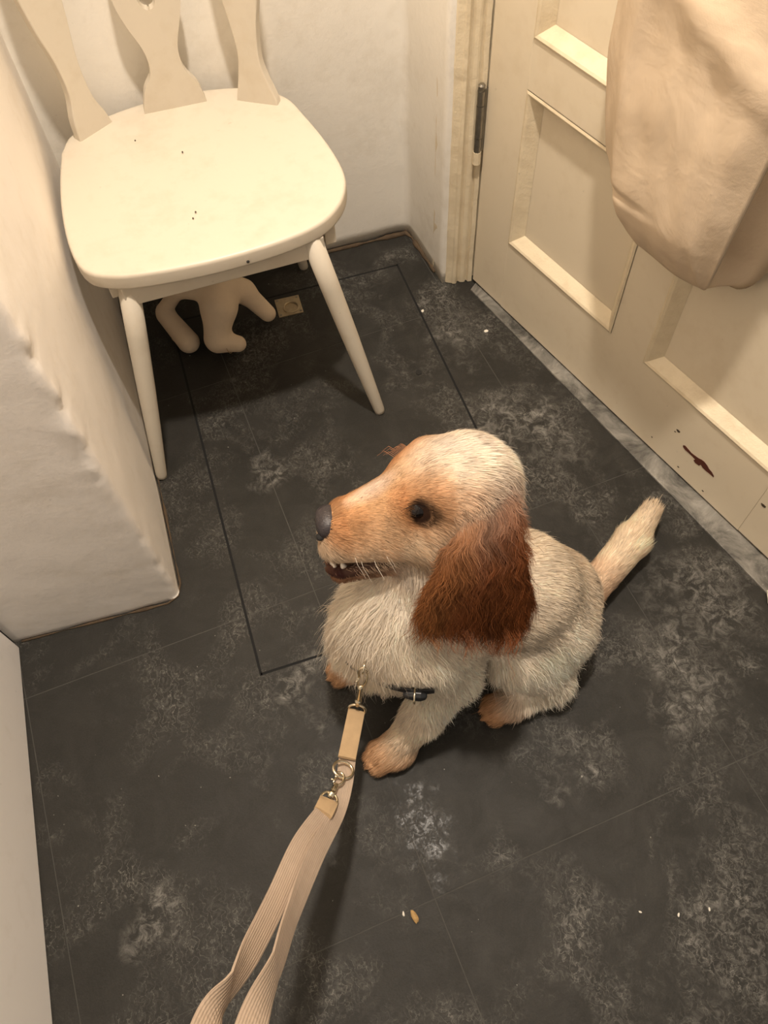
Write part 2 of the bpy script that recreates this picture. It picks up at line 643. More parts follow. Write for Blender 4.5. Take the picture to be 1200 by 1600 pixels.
bmesh.ops.create_cone(bm, cap_ends=True, segments=14, radius1=0.0065, radius2=0.006, depth=0.003, matrix=Matrix.Translation((0.345, 0.973, 0.0)))
bm_obj('lifting_plug', bm, M['dark'], hatch)

# ------------------------------------------------------------------ walls
pier = dens((-0.194, 1.44), (-0.194, 0.66)) + [(-0.194 - 0.013 * (1 - math.cos(a)), 0.657 - 0.013 * math.sin(a)) for a in np.linspace(0, PI / 2, 8)] + dens((-0.212, 0.6440), (-0.47, 0.655), 0.012) + [(-0.47, 0.655)]
sheet_wall('wall_left', pier, M['pier'], rough=0.0009, seed=3, corner=(-0.198, 0.648), dz=0.012)
back = dens((0.474, 1.19), (0.462, 1.34)) + [(0.460 - 0.02 * (1 - math.cos(a)), 1.348 + 0.022 * math.sin(a)) for a in np.linspace(0, PI / 2, 6)] + dens((0.43, 1.371), (-0.26, 1.376)) + [(-0.26, 1.376)]
sheet_wall('wall_back', back, M['plaster'], rough=0.0010, seed=11, corner=(0.456, 1.362))
bm = bmesh.new()
prism(bm, [(-0.463, -1.5), (-0.4625, 0.643), (-0.53, 0.643), (-0.53, -1.5)], 0.0, 2.4)
tag(bm_obj('wall_near', bm, M['panelwhite'], bevel=0.004), kind='structure')
bm = bmesh.new()
prism(bm, [(-0.62, 0.10), (1.2, 0.10), (1.2, 1.5), (-0.62, 1.5)], 2.4, 2.46)
tag(bm_obj('ceiling', bm, M['plaster']), kind='structure')
# wall above and beyond the door
HG = np.array([0.5354, 1.1705])
DD = np.array([0.2722, -0.9622])
DN = np.array([-0.9622, -0.2722])


def door_pt(s_, off, z):
    p = HG + DD * s_ + DN * off
    return (p[0], p[1], z)


bm = bmesh.new()
a, b = door_pt(-0.03, -0.035, 0), door_pt(0.90, -0.035, 0)
prism(bm, [a[:2], b[:2], (b[0] + 0.1, b[1]), (a[0] + 0.1, a[1])], 2.02, 2.4)
tag(bm_obj('wall_right', bm, M['plaster']), kind='structure')


def bead(name, pts, r, seed, mat):
    """crumbly line of old grime along a wall foot"""
    P = []
    for i in range(len(pts) - 1):
        P += dens(pts[i], pts[i + 1], 0.009)
    P.append(pts[-1])
    P3 = np.column_stack([np.array(P), np.zeros(len(P))])
    k = np.clip(0.75 + 0.7 * snoise(P3, 120, seed, 3), 0.15, 1.6)
    bm = bmesh.new()
    tube(bm, [(p[0], p[1], 0.001 + r * 0.3) for p in P], list(r * k), 7)
    tag(bm_obj(name, bm, mat, smooth=True), kind='structure')


bead('trim_1', [(-0.19, 1.371), (0.452, 1.364), (0.459, 1.345), (0.471, 1.225)], 0.0048, 4, M['grime'])
bead('trim_2', [(-0.190, 1.37), (-0.190, 0.67), (-0.197, 0.648), (-0.216, 0.640), (-0.458, 0.651)], 0.0022, 9, M['grime'])

# ------------------------------------------------------------------ door frame
prof = [(0.470, 1.238), (0.4725, 1.222), (0.479, 1.194), (0.483, 1.188), (0.492, 1.1825), (0.494, 1.1795), (0.499, 1.1775), (0.502, 1.179),
        (0.504, 1.183), (0.507, 1.1835), (0.510, 1.179), (0.516, 1.1765), (0.520, 1.177), (0.522, 1.1805), (0.5245, 1.1805), (0.526, 1.175), (0.534, 1.1735)]
poly = prof + [(0.534, 1.186), (0.600, 1.204), (0.588, 1.25), (0.50, 1.26)]
zs = np.concatenate([np.arange(0, 0.9, 0.02), np.linspace(0.9, 2.03, 8)])
V, F = [], []
pp = np.array(poly)
ce = pp.mean(0)
for i, z in enumerate(zs):
    p3 = np.column_stack([pp, np.full(len(pp), z)])
    d = snoise(p3, 60, 21) * 0.0006 + snoise(p3, 200, 22) * 0.0004
    dirs = (pp - ce) / np.linalg.norm(pp - ce, axis=1)[:, None]
    V.append(np.column_stack([pp + dirs * d[:, None], np.full(len(pp), z + (0.0015 if i == 0 else 0))]))
n = len(pp)
for i in range(len(zs) - 1):
    for j in range(n):
        F.append((i * n + j, i * n + (j + 1) % n, (i + 1) * n + (j + 1) % n, (i + 1) * n + j))
F.append(tuple(range(n))[::-1])
F.append(tuple((len(zs) - 1) * n + j for j in range(n)))
tag(mesh_obj('trim_3', np.concatenate(V), F, M['frame']), 'moulded cream painted door architrave', None, kind='structure')
# far jamb, mostly beyond the right edge
bm = bmesh.new()
a, b, c, d = door_pt(0.852, 0.03, 0), door_pt(0.93, 0.03, 0), door_pt(0.93, -0.05, 0), door_pt(0.852, -0.05, 0)
prism(bm, [a[:2], b[:2], c[:2], d[:2]], 0.0, 2.03)
tag(bm_obj('trim_4', bm, M['frame'], bevel=0.004), kind='structure')

# threshold strip at the foot of the door
bm = bmesh.new()
prism(bm, [(0.523, 1.149), (0.7275, 0.325), (0.80, 0.34), (0.585, 1.165), (0.545, 1.168)], -0.004, 0.0035)
tag(bm_obj('trim_5', bm, M['strip'], bevel=0.001), 'dusty grey threshold strip under the door', None, kind='structure')

# ------------------------------------------------------------------ panelled door
door = bpy.data.objects.new('door_1', None)
COL.objects.link(door)
door.location = (HG[0], HG[1], 0)
tag(door, 'cream painted panelled door with a canvas bag hanging on it', None, kind='structure')


def dbox(bm, s0, s1, z0, z1, o0, o1):
    q = [door_pt(s0, o0, 0)[:2], door_pt(s1, o0, 0)[:2], door_pt(s1, o1, 0)[:2], door_pt(s0, o1, 0)[:2]]
    prism(bm, q, z0, z1)


W = 0.842
TK = -0.036
sx = [(0.0, 0.096), (0.380, 0.459), (0.746, W)]
rz = [(0.009, 0.171), (0.470, 0.548), (1.16, 1.33), (1.84, 1.96)]
for a, b in (sx[0], sx[2]):
    bm = bmesh.new()
    dbox(bm, a, b, 0.009, 1.96, TK, 0)
    bm_obj('stile', bm, M['cream'], door, bevel=0.0015)
for a, b in rz:
    bm = bmesh.new()
    dbox(bm, sx[0][1], sx[2][0], a, b, TK, 0)
    bm_obj('rail', bm, M['cream'], door)
for i in range(3):
    bm = bmesh.new()
    dbox(bm, sx[1][0], sx[1][1], rz[i][1], rz[i + 1][0], TK, 0)
    bm_obj('mullion', bm, M['cream'], door)
    for s0, s1 in ((sx[0][1], sx[1][0]), (sx[1][1], sx[2][0])):
        z0, z1 = rz[i][1], rz[i + 1][0]
        bm = bmesh.new()
        dbox(bm, s0, s1, z0, z1, -0.028, -0.017)
        pn = bm_obj('panel', bm, M['cream'], door)
        # sloped moulding round the panel
        bm = bmesh.new()
        lev = [(0.0, 0.0015), (0.004, 0.003), (0.008, 0.001), (0.020, -0.012), (0.024, -0.0165)]
        rings = []
        for ins, off in lev:
            rings.append([bm.verts.new(door_pt(*p)) for p in ((s0 + ins, off, z0 + ins), (s1 - ins, off, z0 + ins), (s1 - ins, off, z1 - ins), (s0 + ins, off, z1 - ins))])
        for r0, r1 in zip(rings[:-1], rings[1:]):
            for k in range(4):
                bm.faces.new((r0[k], r0[(k + 1) % 4], r1[(k + 1) % 4], r1[k]))
        bm_obj('moulding', bm, M['frame'], pn)


def flake_shape(name, pts, mat, parent, off=0.0006):
    bm = bmesh.new()
    f0 = [bm.verts.new(door_pt(s_, off, z)) for s_, z in pts]
    f1 = [bm.verts.new(door_pt(s_, -0.001, z)) for s_, z in pts]
    bm.faces.new(f0)
    for k in range(len(pts)):
        bm.faces.new((f0[k], f1[k], f1[(k + 1) % len(pts)], f0[(k + 1) % len(pts)]))
    return bm_obj(name, bm, mat, parent)


ch = flake_shape('paint_chip', [(0.590, 0.079), (0.594, 0.0815), (0.602, 0.080), (0.609, 0.0785), (0.617, 0.0795), (0.625, 0.081), (0.631, 0.0835), (0.637, 0.0845), (0.645, 0.082), (0.650, 0.079), (0.657, 0.0775), (0.6635, 0.0735), (0.664, 0.0705), (0.656, 0.0705), (0.647, 0.0695), (0.639, 0.070), (0.634, 0.0725), (0.632, 0.067), (0.624, 0.0655), (0.619, 0.068), (0.621, 0.0725), (0.613, 0.0735), (0.604, 0.0735), (0.596, 0.0735), (0.591, 0.0755)], M['chip'], door)
ch['label'] = 'chipped paint showing dark red-brown'
for s_, z, r in ((0.571, 0.098, 0.0035), (0.757, 0.104, 0.0042), (0.566, 0.091, 0.0015), (0.60, 0.024, 0.0018), (0.66, 0.022, 0.0018), (0.53, 0.035, 0.0014)):
    flake_shape('paint_chip', [(s_ + r * math.cos(a) * (1.5 if k % 2 else 1.0), z + r * 0.7 * math.sin(a)) for k, a in enumerate(np.linspace(0, 2 * PI, 8)[:-1])], M['chipdark'], door)
# hinge
hx = (0.5240, 1.1705)
bm = bmesh.new()
tube(bm, [(hx[0], hx[1], z) for z in (0.312, 0.338)], 0.0068, 14)
tube(bm, [(hx[0], hx[1], z) for z in (0.339, 0.398)], 0.0070, 14)
tube(bm, [(hx[0], hx[1], z) for z in (0.399, 0.424)], 0.0068, 14)
hg = bm_obj('hinge', bm, M['steel'], door, smooth=False)
hg['label'] = 'dull steel butt hinge'
bm = bmesh.new()
tube(bm, [(hx[0], hx[1], z) for z in (0.424, 0.427, 0.428, 0.433, 0.436)], [0.0045, 0.0045, 0.0064, 0.0064, 0.0040], 14)
bm_obj('hinge_pin', bm, M['steel'], hg)
bm = bmesh.new()
tube(bm, [(hx[0], hx[1], z) for z in (0.288, 0.312)], 0.0074, 12)
bm_obj('hinge_knuckle', bm, M['frame'], hg)
bm = bmesh.new()
dbox(bm, -0.014, 0.0, 0.312, 0.424, -0.004, 0.004)
bm_obj('hinge_leaf', bm, M['steel'], hg)

# ------------------------------------------------------------------ white chair
ch_t = thing('wooden_chair', 'white painted wooden chair standing in the corner by the back wall', 'chair', (0.03, 1.1, 0))
ST, SB = 0.42, 0.392
outl = [(-0.168, 1.263), (-0.178, 1.19), (-0.183, 1.11), (-0.180, 1.03), (-0.166, 0.976), (-0.132, 0.950), (-0.079, 0.937), (0.013, 0.930), (0.109, 0.935), (0.178, 0.951),
        (0.218, 0.980), (0.242, 1.020), (0.250, 1.066), (0.245, 1.139), (0.230, 1.222), (0.214, 1.280), (0.172, 1.325), (0.099, 1.350), (0.011, 1.356), (-0.085, 1.338), (-0.145, 1.308)]
cl = catmull(outl + [outl[0]], 4)[:-1]
cc = cl.mean(0)
bm = bmesh.new()
lev = [(SB, 0.009), (SB + 0.001, 0.003), (SB + 0.004, 0.0003), (SB + 0.006, 0.0), (ST - 0.006, 0.0), (ST - 0.004, 0.0003), (ST - 0.001, 0.0018), (ST, 0.0045), (ST, 0.009)]
rings = []
for z, ins in lev:
    rr_ = []
    for p in cl:
        d = (cc - p) / np.linalg.norm(cc - p)
        q = p + d * ins
        rr_.append(bm.verts.new((q[0], q[1], z)))
    rings.append(rr_)
N = len(cl)
for A, B in zip(rings[:-1], rings[1:]):
    for k in range(N):
        bm.faces.new((A[k], A[(k + 1) % N], B[(k + 1) % N], B[k]))
# dished top
prev = rings[-1]
for sc_, dz in ((0.85, -0.001), (0.6, -0.004), (0.3, -0.006)):
    cur = [bm.verts.new((cc[0] + (p[0] - cc[0]) * sc_, cc[1] + (p[1] - cc[1]) * sc_, ST + dz)) for p in cl]
    for k in range(N):
        bm.faces.new((prev[k], prev[(k + 1) % N], cur[(k + 1) % N], cur[k]))
    prev = cur
bm.faces.new(prev)
bm.faces.new(rings[0][::-1])
seat = bm_obj('seat', bm, M['chair'], ch_t, smooth=True)
# aprons under the seat
zb = 0.345
for nm, a, b in (('apron', (-0.125, 0.958), (0.185, 0.962)), ('apron', (-0.135, 1.29), (0.185, 1.29)), ('apron', (-0.135, 0.975), (-0.14, 1.28)), ('apron', (0.20, 0.975), (0.19, 1.28))):
    a, b = np.array(a), np.array(b)
    d = (b - a) / np.linalg.norm(b - a)
    nn = np.array([-d[1], d[0]]) * 0.009
    bm = bmesh.new()
    prism(bm, [tuple(a - nn), tuple(b - nn), tuple(b + nn), tuple(a + nn)], 0.358, SB + 0.002)
    bm_obj(nm, bm, M['chair'], ch_t, bevel=0.002)
for top, foot in (((-0.112, 0.968, 0.394), (-0.183, 0.897, 0.0)), ((0.166, 0.965, 0.394), (0.243, 0.906, 0.0)), ((-0.115, 1.275, 0.394), (-0.172, 1.330, 0.0)), ((0.162, 1.275, 0.394), (0.208, 1.340, 0.0))):
    top, foot = np.array(top), np.array(foot)
    ts = [0, 0.003, 0.02, 0.25, 0.5, 0.75, 1.0]
    rs = [0.0078, 0.0094, 0.0101, 0.0126, 0.0148, 0.0160, 0.0162]
    bm = bmesh.new()
    tube(bm, [foot + (top - foot) * t_ for t_ in ts], rs, 18)
    bm_obj('leg', bm, M['chair'], ch_t, smooth=True)
bm = bmesh.new()
bmesh.ops.create_uvsphere(bm, u_segments=10, v_segments=6, radius=0.0024, matrix=Matrix.Translation((0.064, 0.931, 0.402)))
bm_obj('peg_hole', bm, M['dark'], seat)
for x, y in ((0.0055, 1.035), (0.012, 1.048), (-0.048, 1.258), (0.02, 1.2)):
    bm = bmesh.new()
    bmesh.ops.create_uvsphere(bm, u_segments=8, v_segments=5, radius=0.0017, matrix=Matrix.Translation((x, y, ST - 0.0035)) @ Matrix.Diagonal((0.8, 1.4, 0.35, 1)))
    bm_obj('paint_nick', bm, M['chipdark'], seat)


def splat(name, base, u, left, right, th=0.016, hole=None, lean=0.0):
    """a flat board cut to a wavy outline: left/right = offset along u at a height"""
    Lc = catmull(left, 6)
    Rc = catmull(right, 6)
    zs_ = np.linspace(max(Lc[0][1], Rc[0][1]), min(Lc[-1][1], Rc[-1][1]), 150)
    if hole:
        ex = [hz - hr_ + q for hz, hr_, _a, _b in hole for q in (5e-5, 2e-4, 5e-4, 1e-3, 2e-3, 3e-3, 4.5e-3, 6e-3)]
        ex += [hz + hr_ - q for hz, hr_, _a, _b in hole for q in (5e-5, 2e-4, 5e-4, 1e-3, 2e-3, 3e-3)]
        zs_ = np.sort(np.concatenate([zs_, ex]))
    lo = np.interp(zs_, Lc[:, 1], Lc[:, 0])
    ro = np.interp(zs_, Rc[:, 1], Rc[:, 0])
    u = np.array(u, float)
    u /= np.linalg.norm(u)
    nn = np.array([-u[1], u[0]])
    bm = bmesh.new()

    def P(s_, z, o_):
        q = np.array(base) + u * s_ + nn * (o_ + lean * (z - ST))
        return bm.verts.new((q[0], q[1], z))
    cols = []
    for i, z in enumerate(zs_):
        if hole:
            hw = 0.0
            for (zc, rzz, rx, off) in hole:
                if abs(z - zc) < rzz:
                    hw = rx * (1 - ((z - zc) / rzz) ** 2) ** 0.36
                    ho = off
            if hw > 0.0005:
                cols.append((z, [(lo[i], ho - hw), (ho + hw, ro[i])]))
                continue
        cols.append((z, [(lo[i], ro[i])]))
    # build strips between consecutive rows
    for (z0, s0), (z1, s1) in zip(cols[:-1], cols[1:]):
        if len(s0) != len(s1):
            if len(s0) == 1:
                m_ = 0.5 * (s1[0][1] + s1[1][0])
                s0 = [(s0[0][0], m_), (m_, s0[0][1])]
            else:
                m_ = 0.5 * (s0[0][1] + s0[1][0])
                s1 = [(s1[0][0], m_), (m_, s1[0][1])]
        for (a0, b0), (a1, b1) in zip(s0, s1):
            v = [P(a0, z0, -th / 2), P(b0, z0, -th / 2), P(b1, z1, -th / 2), P(a1, z1, -th / 2), P(a0, z0, th / 2), P(b0, z0, th / 2), P(b1, z1, th / 2), P(a1, z1, th / 2)]
            for f in ((0, 1, 2, 3), (5, 4, 7, 6), (4, 0, 3, 7), (1, 5, 6, 2)):
                bm.faces.new([v[k] for k in f])
    for (z, ss), rev in ((cols[0], 0), (cols[-1], 1)):
        for a, b in ss:
            v = [P(a, z, -th / 2), P(b, z, -th / 2), P(b, z, th / 2), P(a, z, th / 2)]
            bm.faces.new(v)
    bmesh.ops.remove_doubles(bm, verts=bm.verts, dist=0.00002)
    return bm_obj(name, bm, M['chair'], ch_t, bevel=0.0 if hole else 0.002)


splat('back_post', (-0.110, 1.306), (0.060, 0.038), [(-0.033, 0.416), (-0.030, 0.45), (-0.020, 0.49), (-0.022, 0.54), (-0.034, 0.60), (-0.040, 0.68), (-0.03, 0.78), (-0.022, 0.90)],
      [(0.036, 0.416), (0.030, 0.44), (0.018, 0.475), (0.016, 0.53), (0.026, 0.60), (0.034, 0.68), (0.03, 0.78), (0.022, 0.90)], lean=0.03)
splat('back_splat', (0.032, 1.327), (1, -0.02), [(-0.053, 0.416), (-0.052, 0.425), (-0.042, 0.456), (-0.026, 0.480), (-0.025, 0.515), (-0.042, 0.562), (-0.050, 0.60), (-0.046, 0.66), (-0.03, 0.74), (-0.04, 0.82), (-0.05, 0.90)],
      [(0.053, 0.416), (0.052, 0.425), (0.045, 0.452), (0.030, 0.478), (0.028, 0.515), (0.044, 0.562), (0.052, 0.60), (0.046, 0.66), (0.03, 0.74), (0.04, 0.82), (0.05, 0.90)], hole=[(0.625, 0.050, 0.017, 0.0)], lean=0.0)
splat('back_post', (0.166, 1.290), (0.066, -0.044), [(-0.035, 0.416), (-0.033, 0.425), (-0.024, 0.46), (-0.018, 0.50), (-0.024, 0.55), (-0.036, 0.62), (-0.038, 0.70), (-0.03, 0.80), (-0.022, 0.90)],
      [(0.040, 0.416), (0.038, 0.43), (0.028, 0.455), (0.019, 0.49), (0.022, 0.54), (0.033, 0.60), (0.038, 0.70), (0.03, 0.80), (0.022, 0.90)], lean=0.03)
bm = bmesh.new()
top = catmull([(-0.165, 1.30, 0.925), (-0.09, 1.325, 0.945), (0.032, 1.332, 0.955), (0.15, 1.31, 0.945), (0.22, 1.27, 0.925)], 8)
for i in range(len(top) - 1):
    a, b = top[i], top[i + 1]
    v = [bm.verts.new(q) for q in ((a[0], a[1] - .009, a[2] - .045), (b[0], b[1] - .009, b[2] - .045), (b[0], b[1] - .009, b[2] + .02), (a[0], a[1] - .009, a[2] + .02),
                                   (a[0], a[1] + .009, a[2] - .045), (b[0], b[1] + .009, b[2] - .045), (b[0], b[1] + .009, b[2] + .02), (a[0], a[1] + .009, a[2] + .02))]
    for f in ((0, 1, 2, 3), (5, 4, 7, 6), (3, 2, 6, 7), (1, 0, 4, 5)):
        bm.faces.new([v[k] for k in f])
bmesh.ops.remove_doubles(bm, verts=bm.verts, dist=0.00002)
bm_obj('top_rail', bm, M['chair'], ch_t)


# ------------------------------------------------------------------ stuffed shapes from blended round forms


class Field:
    """signed distance field on a grid, built by blending round cones and ellipsoids"""

    def __init__(self, lo, hi, h):
        self.lo = np.array(lo, float)
        self.h = h
        self.n = np.ceil((np.array(hi) - self.lo) / h).astype(int) + 1
        self.V = np.full(self.n, 1.0, np.float32)
        self.prims = []

    def sub(self, blo, bhi):
        i0 = np.clip(np.floor((blo - self.lo) / self.h).astype(int), 0, self.n - 1)
        i1 = np.clip(np.ceil((bhi - self.lo) / self.h).astype(int) + 1, 1, self.n)
        ax = [(self.lo[k] + np.arange(i0[k], i1[k]) * self.h).astype(np.float32) for k in range(3)]
        X, Y, Z = np.meshgrid(*ax, indexing='ij')
        return tuple(slice(i0[k], i1[k]) for k in range(3)), np.stack([X, Y, Z], -1)

    def add(self, pr, k, carve=False):
        blo, bhi = pr.bounds()
        m = k + 3 * self.h + 0.004
        sl, P = self.sub(blo - m, bhi + m)
        d = pr.dist(P).astype(np.float32)
        A = self.V[sl]
        if carve:
            b = -d
            if k > 0:
                hh = np.clip(0.5 - 0.5 * (b - A) / k, 0, 1)
                self.V[sl] = b * (1 - hh) + A * hh + k * hh * (1 - hh)
            else:
                self.V[sl] = np.maximum(A, b)
        else:
            if k > 0:
                hh = np.clip(0.5 + 0.5 * (A - d) / k, 0, 1)
                self.V[sl] = A * (1 - hh) + d * hh - k * hh * (1 - hh)
            else:
                self.V[sl] = np.minimum(A, d)
        self.prims.append(pr)

    def mesh(self):
        V = self.V
        S = V < 0
        nx, ny, nz = V.shape
        c = [(a, b, d) for a in (0, 1) for b in (0, 1) for d in (0, 1)]

        def cut(A, o):
            return A[o[0]:nx - 1 + o[0], o[1]:ny - 1 + o[1], o[2]:nz - 1 + o[2]]
        cnt = sum(cut(S, o).astype(np.int8) for o in c)
        mixed = (cnt > 0) & (cnt < 8)
        idx = np.argwhere(mixed)
        gid = np.full(mixed.shape, -1, np.int64)
        gid[mixed] = np.arange(len(idx))
        acc = np.zeros((len(idx), 3))
        num = np.zeros(len(idx))
        for a in c:
            for ax in range(3):
                if a[ax]:
                    continue
                b = list(a)
                b[ax] = 1
                va = V[idx[:, 0] + a[0], idx[:, 1] + a[1], idx[:, 2] + a[2]]
                vb = V[idx[:, 0] + b[0], idx[:, 1] + b[1], idx[:, 2] + b[2]]
                x = (va < 0) != (vb < 0)
                t_ = np.where(x, va / np.where(x, va - vb, 1), 0)
                p = np.tile(np.array(a, float), (len(idx), 1))
                p[:, ax] += t_
                acc += p * x[:, None]
                num += x
        verts = self.lo + (idx + acc / num[:, None]) * self.h
        faces = []
        for ax in range(3):
            u, v = (ax + 1) % 3, (ax + 2) % 3
            A = np.take(S, range(0, V.shape[ax] - 1), axis=ax)
            B = np.take(S, range(1, V.shape[ax]), axis=ax)
            e_ = np.argwhere(A != B)
            e_ = e_[(e_[:, u] > 0) & (e_[:, v] > 0) & (e_[:, u] < V.shape[u] - 1) & (e_[:, v] < V.shape[v] - 1)]
            inside = A[e_[:, 0], e_[:, 1], e_[:, 2]]
            q = []
            for du, dv in ((-1, -1), (0, -1), (0, 0), (-1, 0)):
                cc_ = e_.copy()
                cc_[:, u] += du
                cc_[:, v] += dv
                q.append(gid[cc_[:, 0], cc_[:, 1], cc_[:, 2]])
            q = np.stack(q, 1)
            q[~inside] = q[~inside][:, ::-1]
            faces.append(q)
        return verts, np.concatenate(faces)


class Cone:
    def __init__(self, a, b, ra, rb, **kw):
        self.a, self.b, self.ra, self.rb = np.array(a, float), np.array(b, float), ra, rb
        self.kw = kw

    def bounds(self):
        r = max(self.ra, self.rb)
        return np.minimum(self.a, self.b) - r, np.maximum(self.a, self.b) + r

    def dist(self, P):
        ab = self.b - self.a
        t_ = np.clip(((P - self.a) @ ab) / max(ab @ ab, 1e-9), 0, 1)
        q = P - self.a - t_[..., None] * ab
        return np.sqrt((q * q).sum(-1)) - (self.ra + (self.rb - self.ra) * t_)


class Ell:
    def __init__(self, c, r, axes=None, **kw):
        self.c, self.r = np.array(c, float), np.array(r, float)
        self.ax = np.eye(3) if axes is None else np.array(axes, float)     # rows
        self.kw = kw

    def bounds(self):
        m = self.r.max()
        return self.c - m, self.c + m

    def dist(self, P):
        q = (P - self.c) @ self.ax.T
        k0 = np.sqrt(((q / self.r) ** 2).sum(-1)) + 1e-6
        k1 = np.sqrt(((q / self.r ** 2) ** 2).sum(-1)) + 1e-6
        return k0 * (k0 - 1) / k1


def npmesh(name, verts, faces, mat, parent=None, smooth=True):
    me = bpy.data.meshes.new(name)
    nv, nf, k = len(verts), len(faces), faces.shape[1]
    me.vertices.add(nv)
    me.vertices.foreach_set('co', np.ascontiguousarray(verts, np.float32).ravel())
    me.loops.add(nf * k)
    me.loops.foreach_set('vertex_index', np.ascontiguousarray(faces, np.int32).ravel())
    me.polygons.add(nf)
    me.polygons.foreach_set('loop_start', np.arange(0, nf * k, k, dtype=np.int32))
    me.update(calc_edges=True)
    if smooth:
        me.polygons.foreach_set('use_smooth', np.ones(nf, bool))
    me.materials.append(mat)
    o = bpy.data.objects.new(name, me)
    COL.objects.link(o)
    if parent is not None:
        o.parent = parent
        o.matrix_parent_inverse = Matrix.Translation(-parent_loc(parent))
    return o


def set_col(o, col):
    a = o.data.attributes.new('Col', 'FLOAT_COLOR', 'POINT')
    a.data.foreach_set('color', np.column_stack([col, np.ones(len(col))]).astype(np.float32).ravel())


def vnormals(verts, faces):
    a, b, c, d = (verts[faces[:, k]] for k in range(4))
    fn = np.cross(c - a, d - b)
    n_ = np.zeros_like(verts)
    for k in range(4):
        np.add.at(n_, faces[:, k], fn)
    return n_ / (np.linalg.norm(n_, axis=1)[:, None] + 1e-12)


# ------------------------------------------------------------------ the dog (sitting, facing left, left side to the viewer)
HO = np.array([0.193, 0.432, 0.446])
HF = np.array([-0.987, 0.150, -0.063])
HD = np.array([-0.012, 0.316, 0.948])
HF /= np.linalg.norm(HF)
HD = HD - HF * (HD @ HF)
HD /= np.linalg.norm(HD)
HL = np.cross(HD, HF)
if HL[1] > 0:
    HL = -HL
HAX = np.array([HF, HD, HL])


def hp(a, b, c):
    return HO + HF * a + HD * b + HL * c


WHITE = (0.92, 0.82, 0.68)
CREAM = (0.86, 0.71, 0.53)
ROAN = (0.76, 0.65, 0.51)
TAN = (0.62, 0.36, 0.18)
ORANGE = (0.52, 0.23, 0.085)
CHEST = (0.155, 0.047, 0.012)
PAW = (0.62, 0.36, 0.19)
GUM = (0.038, 0.012, 0.011)
DN_ = (0, 0, -1)
F_ = Field((-0.04, 0.215, -0.006), (0.68, 0.62, 0.55), 0.0029)


def C_(a, b, ra, rb, k=0.03, **kw):
    F_.add(Cone(a, b, ra, rb, **kw), k)


def E_(c, r, k=0.03, axes=None, **kw):
    F_.add(Ell(c, r, axes, **kw), k)


back_c = (0.80, -0.12, -0.55)
# trunk
C_((0.130, 0.390, 0.235), (0.285, 0.400, 0.200), 0.078, 0.077, fur=0.020, comb=back_c, col=ROAN)
C_((0.285, 0.400, 0.190), (0.345, 0.404, 0.112), 0.076, 0.082, fur=0.020, comb=(0.7, -0.2, -0.75), col=ROAN)
C_((0.200, 0.405, 0.300), (0.150, 0.400, 0.250), 0.056, 0.070, fur=0.022, comb=back_c, col=ROAN)
E_((0.112, 0.388, 0.205), (0.072, 0.074, 0.090), fur=0.036, comb=(-0.25, -0.2, -1.0), col=WHITE)
C_((0.110, 0.395, 0.270), (0.075, 0.400, 0.195), 0.056, 0.050, fur=0.042, comb=(-0.45, -0.1, -1.0), col=WHITE)
C_((0.150, 0.402, 0.300), tuple(HO - HF * 0.012 - HD * 0.01), 0.066, 0.056, fur=0.024, comb=(0.15, -0.1, -1.0), col=WHITE)
# left shoulder and foreleg
C_((0.135, 0.345, 0.235), (0.165, 0.332, 0.155), 0.046, 0.040, fur=0.026, comb=(0.15, -0.2, -1), col=WHITE)
C_((0.163, 0.328, 0.150), (0.118, 0.306, 0.075), 0.037, 0.029, 0.02, fur=0.024, comb=(0.2, -0.15, -1), col=WHITE)
C_((0.118, 0.306, 0.075), (0.078, 0.290, 0.032), 0.028, 0.024, 0.015, fur=0.013, comb=(-0.5, -0.1, -0.8), col=CREAM)
E_((0.064, 0.283, 0.022), (0.034, 0.027, 0.021), 0.012, fur=0.014, comb=(-1, -0.2, -0.3), col=PAW)
for dx, dy in ((-0.022, -0.016), (-0.030, -0.004), (-0.028, 0.009), (-0.018, 0.019)):
    E_((0.062 + dx, 0.282 + dy, 0.015), (0.014, 0.0085, 0.012), 0.004, fur=0.010, comb=(-1, -0.2, -0.3), col=PAW)
# right shoulder and foreleg (far side)
C_((0.125, 0.435, 0.230), (0.112, 0.450, 0.150), 0.045, 0.038, fur=0.032, comb=(-0.2, 0.0, -1), col=WHITE)
C_((0.112, 0.450, 0.150), (0.070, 0.440, 0.065), 0.034, 0.026, 0.02, fur=0.028, comb=(-0.2, -0.1, -1), col=WHITE)
C_((0.070, 0.440, 0.065), (0.052, 0.432, 0.030), 0.026, 0.022, 0.015, fur=0.018, comb=(-0.4, 0, -0.9), col=WHITE)
E_((0.044, 0.428, 0.021), (0.032, 0.026, 0.020), 0.012, fur=0.014, comb=(-0.8, 0, -0.5), col=PAW)
for dx, dy in ((-0.022, -0.016), (-0.028, -0.004), (-0.026, 0.009), (-0.018, 0.019)):
    E_((0.044 + dx, 0.428 + dy, 0.015), (0.013, 0.0085, 0.012), 0.004, fur=0.010, comb=(-1, 0, -0.3), col=PAW)
